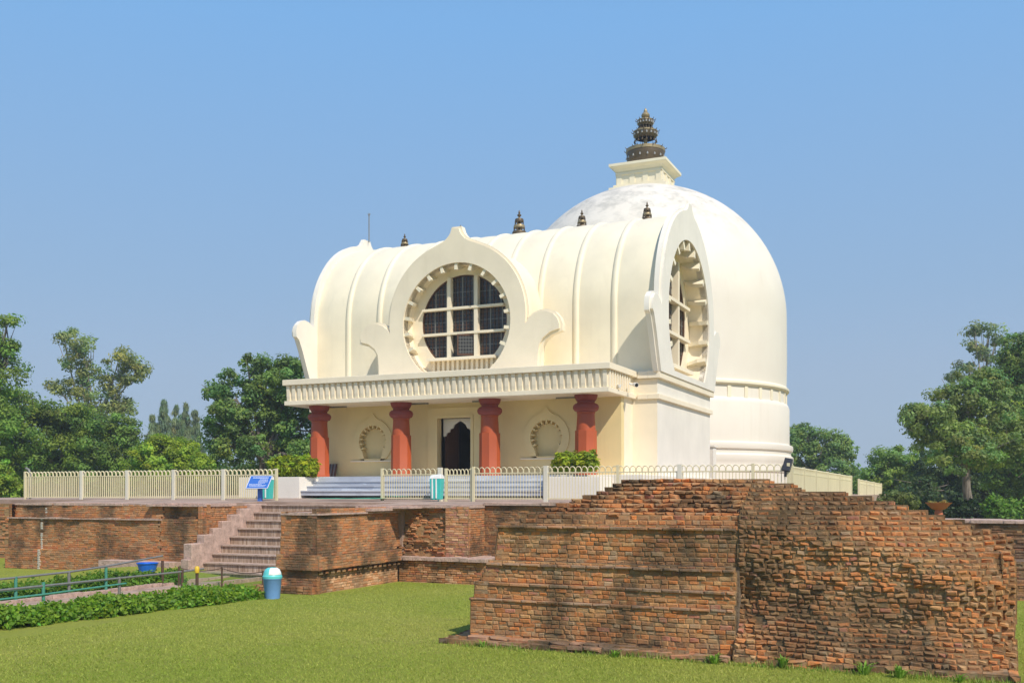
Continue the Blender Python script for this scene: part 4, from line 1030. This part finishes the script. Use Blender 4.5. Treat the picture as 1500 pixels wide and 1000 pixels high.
def foliage(blobs, dens, csize, lsize, col, var=.3, nper=26, up=.5, flat=.7):
    """blobs: (centre, rx, rz); leaves sit in clumps spread over and through each blob"""
    P_, N_, S_, C_ = [], [], [], []
    for c, rx, rz in blobs:
        n = max(6, int(dens * rx * rz * 4))
        d = rng.normal(size=(n, 3)); d /= np.linalg.norm(d, axis=1)[:, None]
        rad = rng.uniform(.30, 1., n) ** .5 * (1 + .10 * rng.normal(size=n))
        cc = np.array(c) + d * rad[:, None] * np.array([rx, rx, rz])
        ctint = rng.uniform(1 - var, 1 + var, n); hue = rng.normal(0, .10, n)
        m = nper; pts = np.repeat(cc, m, 0); dd = np.repeat(d, m, 0)
        o = rng.normal(size=(n * m, 3)); o /= np.linalg.norm(o, axis=1)[:, None]; sc_ = np.repeat(rng.uniform(.55, 1.25, n), m)[:, None] * csize * .62
        pts = pts + o * sc_ * rng.uniform(.45, 1.08, n * m)[:, None] * np.array([1, 1, flat])
        nn = dd * .35 + o * .75 + rng.normal(size=(n * m, 3)) * .42 + np.array([0, 0, up]); nn /= np.linalg.norm(nn, axis=1)[:, None]
        tint = np.repeat(ctint, m) * rng.uniform(.75, 1.25, n * m); h = np.repeat(hue, m)
        cl = np.array(col)[None, :] * np.array([1.16, 1.13, .92]) * tint[:, None] * np.stack([1 + h * 1.2, np.ones_like(h), 1 - h], 1)
        P_.append(pts); N_.append(nn); S_.append(lsize * rng.uniform(.6, 1.35, n * m)); C_.append(cl)
    return np.concatenate(P_), np.concatenate(N_), np.concatenate(S_), np.concatenate(C_)
def tree(name, label, cat, group, d, base_px, blobs_px, col, dens=9, csize=.75, lsize=.19, trunk=.35, bark='bark', var=.3, depth=1., up=.5, nper=26, base_z=None, lean=0, thin=False, elong=1.8, droop=None, limbs=True):
    b = at_d(base_px, HOR, d); bz = gz(b.x, b.y) if base_z is None else base_z
    t = thing(name, label, cat, (b.x, b.y, bz), 0, group)
    bl = []
    for q in blobs_px:
        px_, py_, rp_ = q[:3]; ry_ = q[3] if len(q) > 3 else rp_
        rx = rp_ / FPX * d; rz = ry_ / FPX * d
        dd = d + (random.random() - .5) * 1.2 * rx * depth + (q[4] if len(q) > 4 else 0)
        bl.append((tuple(at_d(px_, py_, dd)), rx, rz))
    P_, N_, S_, C_ = foliage(bl, dens * .62, csize * 1.25, lsize * .62, col, var, int(nper * 3.4), up)
    keep = P_[:, 2] > bz + .1
    leaf_mesh('crown', P_[keep], N_[keep], S_[keep], C_[keep], t, elong, droop=None if droop is None else np.array(droop))
    mb = MB(); cz = np.mean([x[0][2] for x in bl]); top = max(x[0][2] for x in bl)
    cx_, cy_ = np.mean([x[0][0] for x in bl]), np.mean([x[0][1] for x in bl])
    fork = bz + (cz - bz) * .55
    base = Vector((b.x, b.y, bz - .2)); fk = Vector((b.x * .7 + cx_ * .3 + lean, b.y * .7 + cy_ * .3, fork))
    mb.tube([base, base.lerp(fk, .08), base.lerp(fk, .3) + Vector((.05, 0, 0)), base.lerp(fk, .65) - Vector((.06, 0, 0)), fk], [trunk * 1.55, trunk * 1.12, trunk * .95, trunk * .85, trunk * .72], 10, cap=False)
    if limbs:
        for c, rx, rz in bl:
            c = Vector(c); m1 = fk.lerp(c, .5) + Vector((random.uniform(-.3, .3), random.uniform(-.3, .3), .25 * rz))
            L_ = (c - fk).length; r0 = trunk * .42
            mb.tube([fk - Vector((0, 0, .1)), fk.lerp(m1, .5), m1, c], [r0, r0 * .8, r0 * .55, r0 * .2], 6, cap=False)
            for k in range(4):
                e_ = c + Vector(rng.normal(size=3) * np.array([rx, rx, rz]) * .5); mb.tube([m1.lerp(c, .4 + .15 * k), m1.lerp(e_, .6), e_], [r0 * .35, r0 * .25, r0 * .08], 5, cap=False)
    mb.build('trunk', M[bark], t, smooth=60)
    return t
DARK = (.14, .22, .05); MID = (.17, .265, .055); LITE = (.23, .31, .045); EUC = (.235, .28, .12); BLUE = (.18, .24, .15)
tree('leafy_tree', 'tall spreading tree cut off by the left edge of the photo', 'tree', None, 58, -40, [(-30, 490, 44, 34), (-10, 550, 46, 30), (-60, 540, 60, 60), (-30, 620, 60, 50), (8, 520, 16, 10), (14, 508, 10, 6), (12, 470, 12, 7)], MID, dens=9, lsize=.17, trunk=.35)
tree('leafy_tree', 'broad dark bushy tree mass behind the left end of the fence', 'tree', None, 62, 90, [(40, 640, 62, 60), (100, 645, 55, 52), (150, 655, 48, 45), (30, 595, 42, 28), (95, 605, 36, 22), (180, 650, 28, 42), (60, 690, 60, 40), (140, 690, 50, 30), (8, 660, 40, 60)], DARK, dens=9, lsize=.17, trunk=.4, var=.45)
tree('shrub', 'bright yellow-green shrub at the left edge beside the fence end', 'shrub', None, 45, 10, [(8, 712, 30, 22), (-10, 700, 30, 30), (25, 722, 14, 12)], LITE, dens=22, csize=.4, lsize=.12, trunk=.08, limbs=False)
tree('eucalyptus', 'tall airy eucalyptus with two open crowns rising over the left trees', 'tree', None, 84, 130, [(118, 500, 22, 20), (110, 530, 20, 16), (128, 545, 16, 18), (175, 522, 22, 18), (190, 545, 22, 16), (165, 555, 18, 14), (205, 540, 10, 9), (112, 570, 22, 18), (150, 580, 22, 18), (178, 585, 15, 12), (82, 565, 11, 10), (92, 494, 7, 5), (140, 612, 40, 24), (185, 600, 12, 12), (135, 650, 60, 30)], EUC, dens=4.2, csize=.9, lsize=.20, trunk=.32, bark='barkpale', var=.3, elong=2.6, nper=24)
tree('leafy_tree', 'rounded light green tree behind the middle of the left fence', 'tree', None, 54, 245, [(225, 668, 36, 26), (262, 668, 38, 26), (205, 690, 26, 20), (290, 682, 22, 18), (240, 655, 24, 16), (250, 695, 60, 18)], (.22, .31, .04), dens=17, csize=.55, lsize=.15, trunk=.2, var=.35)
for k_, (px_, top_) in enumerate(((222, 612), (238, 592), (256, 600), (270, 594), (284, 603))):
    tree('casuarina', ['shortest feathery grey-green casuarina at the left of its row', 'tallest feathery casuarina, second from the left in the distant row', 'feathery casuarina in the middle of the distant row', 'feathery casuarina fourth from the left in the distant row', 'feathery casuarina at the right end of the distant row, by the dark tree'][k_], 'tree', 'distant feathery casuarinas', 118 + k_ * 3, px_, [(px_ + 2, top_ + 10, 2.5, 16), (px_, top_ + 28, 5, 18), (px_, top_ + 50, 8, 22), (px_, top_ + 75, 13, 24), (px_ + 7, top_ + 30, 2.5, 16), (px_ - 6, top_ + 40, 3, 16), (px_ + 4, top_ + 58, 12, 16)], BLUE, dens=7, csize=.5, lsize=.16, trunk=.2, elong=9, droop=(0, 0, 3.), limbs=False, up=.1, var=.2)
tree('leafy_tree', 'dense dark round tree against the left corner of the temple porch', 'tree', None, 60, 385, [(345, 580, 42, 38), (400, 558, 42, 36), (450, 570, 46, 40), (325, 612, 34, 30), (380, 615, 52, 42), (440, 625, 50, 44), (330, 655, 36, 30), (390, 662, 50, 34), (450, 668, 44, 28), (372, 532, 22, 16), (318, 575, 18, 14), (425, 538, 24, 16), (480, 590, 40, 50)], (.15, .24, .075), dens=10.5, csize=.62, lsize=.18, trunk=.4, var=.35)
tree('leafy_tree', 'mid green tree just right of the stupa', 'tree', None, 92, 1195, [(1175, 660, 24, 36), (1205, 655, 32, 30), (1230, 655, 22, 24), (1180, 635, 18, 16), (1215, 690, 40, 26), (1150, 660, 24, 30), (1250, 700, 24, 14)], (.165, .255, .085), dens=6, csize=.8, lsize=.23, trunk=.3, var=.32)
tree('leafy_tree', 'bright green domed tree beyond the end of the receding fence', 'tree', None, 76, 1310, [(1300, 675, 34, 22), (1325, 680, 34, 28), (1290, 695, 28, 22), (1345, 700, 30, 26), (1310, 715, 40, 20), (1270, 712, 20, 16)], (.185, .285, .07), dens=8, csize=.7, lsize=.2, trunk=.28, var=.35)
tree('leafy_tree', 'spreading tree with a bare pale trunk standing behind the low ruin at right', 'tree', None, 56, 1420, [(1365, 610, 36, 26), (1395, 590, 34, 28), (1350, 630, 22, 18), (1420, 580, 32, 28), (1440, 620, 40, 36), (1385, 640, 38, 22), (1465, 590, 34, 34), (1435, 560, 34, 20), (1480, 640, 40, 34), (1372, 655, 30, 24), (1345, 605, 20, 16), (1405, 635, 36, 26), (1455, 660, 36, 30), (1400, 668, 34, 22, -3), (1440, 665, 34, 26, -3), (1340, 612, 18, 20), (1420, 645, 30, 24, -3)], (.185, .25, .085), dens=10, csize=.6, lsize=.17, trunk=.27, bark='bark', var=.35)
tree('eucalyptus', 'slender blue-green eucalyptus top showing above the trees at right', 'tree', None, 86, 1440, [(1425, 482, 13, 11), (1448, 482, 15, 10), (1430, 508, 15, 13), (1448, 520, 14, 14), (1420, 535, 16, 12), (1440, 548, 20, 14), (1400, 552, 12, 8), (1460, 500, 10, 8)], (.20, .25, .15), dens=4.6, csize=.8, lsize=.2, trunk=.3, bark='barkpale', elong=2.4, nper=22)
tree('leafy_tree', 'tall dark tree filling the right edge of the photo', 'tree', None, 62, 1520, [(1490, 540, 34, 34), (1530, 560, 60, 60), (1500, 590, 46, 40), (1510, 650, 56, 50), (1540, 700, 60, 50), (1480, 690, 40, 34), (1475, 530, 18, 14), (1478, 505, 18, 14), (1470, 575, 34, 34), (1465, 640, 34, 34), (1490, 620, 40, 40), (1455, 560, 24, 22), (1500, 505, 30, 22)], (.15, .225, .06), dens=9, lsize=.17, trunk=.45, var=.4)
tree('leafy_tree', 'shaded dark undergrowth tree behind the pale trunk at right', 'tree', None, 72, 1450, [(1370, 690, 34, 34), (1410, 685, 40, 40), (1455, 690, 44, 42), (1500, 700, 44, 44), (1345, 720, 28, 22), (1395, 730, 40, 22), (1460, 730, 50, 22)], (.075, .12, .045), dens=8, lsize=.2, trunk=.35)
tree('shrub', 'pale olive shrub behind the far end of the ruin top', 'shrub', None, 44, 1315, [(1305, 728, 22, 12), (1325, 736, 20, 12), (1290, 728, 12, 8)], (.12, .15, .05), dens=26, csize=.35, lsize=.11, trunk=.06, limbs=False)
tree('flowering_plant', 'pale flowers growing in the terracotta pot', 'plant', None, 44, 1375, [(1366, 736, 5, 2.5), (1380, 736, 8, 2.2)], (.34, .26, .10), dens=160, csize=.12, lsize=.06, trunk=.02, base_z=at_d(1375, 745, 44).z, limbs=False)
tree('leafy_tree', 'low dark tree row seen through the left fence, left half', 'tree', None, 78, 120, [(20, 705, 40, 30), (70, 705, 40, 30), (120, 702, 40, 32), (170, 705, 40, 30), (215, 708, 34, 26)], (.09, .145, .04), dens=7, lsize=.2, trunk=.25)
tree('leafy_tree', 'low dark tree row seen through the left fence, right half', 'tree', None, 78, 320, [(255, 708, 34, 26), (300, 705, 40, 30), (345, 705, 40, 30), (390, 702, 40, 32), (440, 700, 40, 34), (490, 690, 40, 40)], (.085, .14, .045), dens=7, lsize=.2, trunk=.25)
bl = []
for i in range(64):                                    # far wood closing the horizon all round
    an_ = R(-62 + 124 * i / 63) + TH; dd_ = 150 + 14 * math.sin(i * 1.7)
    bl.append(((-math.sin(an_) * dd_, math.cos(an_) * dd_, -.3 + .5 * math.sin(i * 2.3)), 4.2, 2.6 + .5 * math.sin(i * 1.1)))
P_, N_, S_, C_ = foliage(bl, 1.3, 1.6, .42, (.12, .18, .06), .3, 40, .5)
tag(leaf_mesh('far_wood', P_, N_, S_, C_), 'far wood of low green trees along the horizon', 'wood', kind='stuff')
# clipped hedges: one object each
def hedge(label, pts, w, h, dens, col, lsize, name='hedge', var=.35, z0=None, cat='hedge', group=None, up=.6):
    P_, N_, S_, C_ = [], [], [], []
    for a, b in zip(pts[:-1], pts[1:]):
        a, b = Vector(a), Vector(b); L_ = (b - a).length; n = int(dens * L_)
        u = rng.random(n); cr = (rng.random(n) - .5) * 2; vv = rng.random(n) ** .6
        d = (b - a).normalized(); s = Vector((-d.y, d.x, 0))
        hh = h * (.78 + .28 * np.sin(u * L_ * 2.3 + 1.) * np.sin(u * L_ * 5.1) + .12 * np.sin(u * L_ * 11))
        pts_ = np.array(a)[None] + u[:, None] * np.array(b - a)[None] + (cr * w * .5 * np.sqrt(np.clip(1.05 - vv ** 3, .1, 1)) * (1 + .15 * np.sin(u * L_ * 4)))[:, None] * np.array(s)[None]
        pts_[:, 2] += vv * hh
        m = 8; q = np.repeat(pts_, m, 0) + rng.normal(size=(n * m, 3)) * lsize * .9
        nn = rng.normal(size=(n * m, 3)) * .6 + np.array([0, 0, up]) + np.repeat(cr, m)[:, None] * np.array(s)[None] * .5; nn /= np.linalg.norm(nn, axis=1)[:, None]
        tint = np.repeat(rng.uniform(1 - var, 1 + var, n), m) * rng.uniform(.75, 1.3, n * m); hu = np.repeat(rng.normal(0, .12, n), m)
        P_.append(q); N_.append(nn); S_.append(lsize * rng.uniform(.6, 1.3, n * m)); C_.append(np.array(col)[None] * tint[:, None] * np.stack([1 + hu, np.ones_like(hu), 1 - hu], 1))
    P_, N_, S_, C_ = (np.concatenate(x) for x in (P_, N_, S_, C_))
    o = leaf_mesh(name, P_, N_, S_, C_, None, 1.7)
    return tag(o, label, cat, group)
HG = (.175, .29, .025)
hedge('low bright green hedge along the lawn, ending at the blue swing bin', [(-14.75, 8.5, LAWN), (-14.65, 11.5, LAWN), (-14.4, 13.5, LAWN), (-14.1, 15.5, LAWN), (-13.85, 17.2, LAWN)], 1.0, .28, 640, HG, .052)
hedge('low green hedge on the far side of the path, below the retaining wall', [(-18.0, 10.5, LAWN), (-17.95, 14, LAWN), (-17.8, 17.0, LAWN), (-17.5, 18.9, LAWN)], .95, .34, 380, (.125, .225, .022), .055)
hedge('bright clipped hedge under the trees at the right edge', [tuple(at_d(1448, 760, 52)), tuple(at_d(1540, 760, 52))], 1.2, 1.0, 420, (.14, .25, .03), .12)
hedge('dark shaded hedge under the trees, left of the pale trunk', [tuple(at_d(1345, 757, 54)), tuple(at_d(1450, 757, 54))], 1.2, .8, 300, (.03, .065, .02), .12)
YH = (.20, .20, .016)
def shrub(px_, Y, zb_, w, h, col, label):
    c = at_y(px_, 0, Y); n = 90
    P_, N_, S_, C_ = foliage([((c.x, Y, zb_ + h * .55), w * .5, h * .5)], 1, .16, .075, col, .4, 1)
    P_, N_, S_, C_ = foliage([((c.x, Y, zb_ + h * .55), w * .5, h * .48), ((c.x - w * .2, Y, zb_ + h * .35), w * .35, h * .35), ((c.x + w * .22, Y, zb_ + h * .4), w * .33, h * .38)], 330, .17, .075, col, .4, 14, up=.7)
    k = P_[:, 2] > zb_
    t = thing('clipped_shrub', label, 'shrub', (c.x, Y, zb_), 0, 'yellow-green shrubs flanking the porch')
    leaf_mesh('leaves', P_[k], N_[k], S_[k], C_[k], t, 2.0)
    mb = MB(); mb.tube([(0, 0, -.05), (0, 0, h * .5)], .025, 6); mb.build('stem', M['bark'], t, local=True)
for px_, w_, l_ in ((412, .85, 'leftmost yellow-green shrub on the low white wall left of the steps'), (430, .85, 'middle yellow-green shrub on the low white wall left of the steps'), (448, .85, 'yellow-green shrub touching the leftmost red pillar')): shrub(px_, 29.7, FL - .03, w_, .74, (.27, .33, .03), l_)
for px_, w_, l_ in ((828, .72, 'yellow-green shrub left of the rightmost red pillar, on the low white wall'), (856, .80, 'yellow-green shrub in front of the rightmost red pillar')): shrub(px_, 29.55, FL + .08, w_, .62, (.27, .33, .03), l_)

# lawn blades near the camera (uncountable) and weeds along the ruin foot
n = 420000
d_ = 8.5 + 19 * rng.random(n) ** 1.25; l_ = (rng.random(n) * 1.15 - .60) * d_
gx = CT * l_ - ST * d_; gy = ST * l_ + CT * d_
bad = ((gx > -7.0) & (gx < .6) & (gy > 13.3) & (gy < 16.2)) | (gy > 22.8) | ((gx < -12.7) & (gy > 18.2)) | ((gx < -13.3) & (gx > -18.9)) | ((gy > 21.0) & (gx < -17)) | ((gx < -10.4) & (gy > 21.6))
gx, gy = gx[~bad], gy[~bad]; n = len(gx)
gzv = LAWN + .28 * np.exp(-((gx + 19.8) ** 2 / 5 + (gy - 21) ** 2 / 3))
P0 = np.stack([gx, gy, gzv], 1); hgt = rng.uniform(.012, .032, n); an = rng.random(n) * 6.283; wd = rng.uniform(.003, .006, n)
dx = np.stack([np.cos(an), np.sin(an), np.zeros(n)], 1) * wd[:, None]; tp = P0 + np.stack([rng.normal(size=n) * .018, rng.normal(size=n) * .018, hgt], 1)
V = np.stack([P0 - dx, P0 + dx, tp], 1).reshape(-1, 3)
me = bpy.data.meshes.new('grass'); me.vertices.add(3 * n); me.vertices.foreach_set('co', V.astype(np.float32).ravel()); me.loops.add(3 * n)
me.loops.foreach_set('vertex_index', np.arange(3 * n, dtype=np.int32)); me.polygons.add(n); me.polygons.foreach_set('loop_start', np.arange(0, 3 * n, 3, dtype=np.int32)); me.polygons.foreach_set('loop_total', np.full(n, 3, dtype=np.int32))
me.update(calc_edges=True); me.materials.append(M['grass'])
patch = .5 + .5 * np.sin(gx * .9 + 1.3 * np.sin(gy * .7)) * np.sin(gy * .8 + np.sin(gx * 1.7)); patch2 = .5 + .5 * np.sin(gx * .31 + 2 + np.sin(gy * .43)) * np.sin(gy * .37 + 1.7 * np.sin(gx * .21)); dry = np.clip(patch * .45 + patch2 * .7 - .08 + rng.normal(0, .3, n), 0, 1)
cg = np.array([.255, .33, .040])[None] * (1 - dry)[:, None] + np.array([.43, .41, .095])[None] * dry[:, None]; cg *= rng.uniform(.7, 1.3, n)[:, None]
ca = me.color_attributes.new('Col', 'FLOAT_COLOR', 'POINT'); ca.data.foreach_set('color', np.repeat(np.concatenate([cg, np.ones((n, 1))], 1), 3, 0).astype(np.float32).ravel())
tag(link('grass', me), 'short mown lawn grass in front of the brick ruins', 'grass', kind='stuff')
def tuft(x, y, h, nb, label, group=None):
    a = rng.random(nb) * 6.283; sp_ = rng.random(nb) * h * .9; mb = MB()
    for i in range(nb):
        hh = h * rng.uniform(.5, 1.); ca_, sa_ = math.cos(a[i]), math.sin(a[i]); b = Vector((ca_ * .05 * rng.random(), sa_ * .05 * rng.random(), 0))
        w = .012; pts = [b, b + Vector((ca_ * sp_[i] * .4, sa_ * sp_[i] * .4, hh * .7)), b + Vector((ca_ * sp_[i], sa_ * sp_[i], hh * .85))]
        s = Vector((-sa_, ca_, 0)) * w; g = rng.uniform(.75, 1.3)
        mb.add([pts[0] - s * .6, pts[0] + s * .6, pts[1] + s, pts[1] - s, pts[2]], [(0, 1, 2, 3), (3, 2, 4)], 0, (.19 * g, .33 * g, .04 * g))
    o = mb.build('weed', M['grass']); o.location = (x, y, LAWN); return tag(o, label, 'weed', group)
for x, y, h, nb, l_ in ((-6.35, 13.08, .16, 26, 'small green weed at the left foot of the near ruin'), (-4.35, 13.0, .15, 40, 'grassy weed growing over the footing in the middle of the near ruin'), (-3.0, 13.05, .20, 60, 'wide grass tuft where the dressed brick face meets the torn one'), (-2.15, 13.1, .22, 55, 'leafy green weed at the foot of the torn brick face, left'), (-1.15, 13.0, .24, 46, 'tall pale weed leaning on the torn brick face'), (-.75, 12.95, .22, 50, 'bushy weed at the right foot of the near ruin'), (-.1, 12.95, .16, 30, 'low weed near the right end of the near ruin')):
    tuft(x, y, h * .85, int(nb * .6), l_, 'weeds along the foot of the near ruin')
wr = random.Random(5)
mb = MB()
for i in range(260):                                  # ragged uncut grass where the mower does not reach the bricks
    u = wr.uniform(-7.1, .7); y = (13.16 if u < -2.85 else 13.12) - wr.random() ** 2 * .18; k = .5 + .5 * math.sin(u * 2.1) * math.sin(u * 5.3 + 1)
    for q_ in range(int(3 + 9 * k)):
        a_ = wr.random() * 6.283; hh = wr.uniform(.02, .06 + .07 * k); b = Vector((u + wr.gauss(0, .05), y + wr.gauss(0, .03), LAWN)); sp_ = hh * wr.uniform(.2, .8)
        s_ = Vector((-math.sin(a_), math.cos(a_), 0)) * .006; g = wr.uniform(.7, 1.3); dry_ = wr.random() < .35
        mb.add([b - s_, b + s_, b + Vector((math.cos(a_) * sp_, math.sin(a_) * sp_, hh))], [(0, 1, 2)], 0, (.34 * g, .31 * g, .09 * g) if dry_ else (.17 * g, .28 * g, .03 * g))
tag(mb.build('rough_grass', M['grass']), 'ragged uncut grass along the foot of the near ruin', 'grass', kind='stuff')

# thin air: far trees pale a little
hz = MB().box(-260, 260, -30, 330, LAWN - 1.0, 34).build('haze', M['cream'])
hm = bpy.data.materials.new('haze'); hm.use_nodes = True; hn = hm.node_tree.nodes; hn.remove(hn['Principled BSDF'])
pv = hn.new('ShaderNodeVolumePrincipled'); pv.inputs['Color'].default_value = (.90, .94, .97, 1); pv.inputs['Density'].default_value = .0009; pv.inputs['Anisotropy'].default_value = .2
hm.node_tree.links.new(pv.outputs[0], hn['Material Output'].inputs['Volume']); hz.data.materials.clear(); hz.data.materials.append(hm); hz['kind'] = 'stuff'
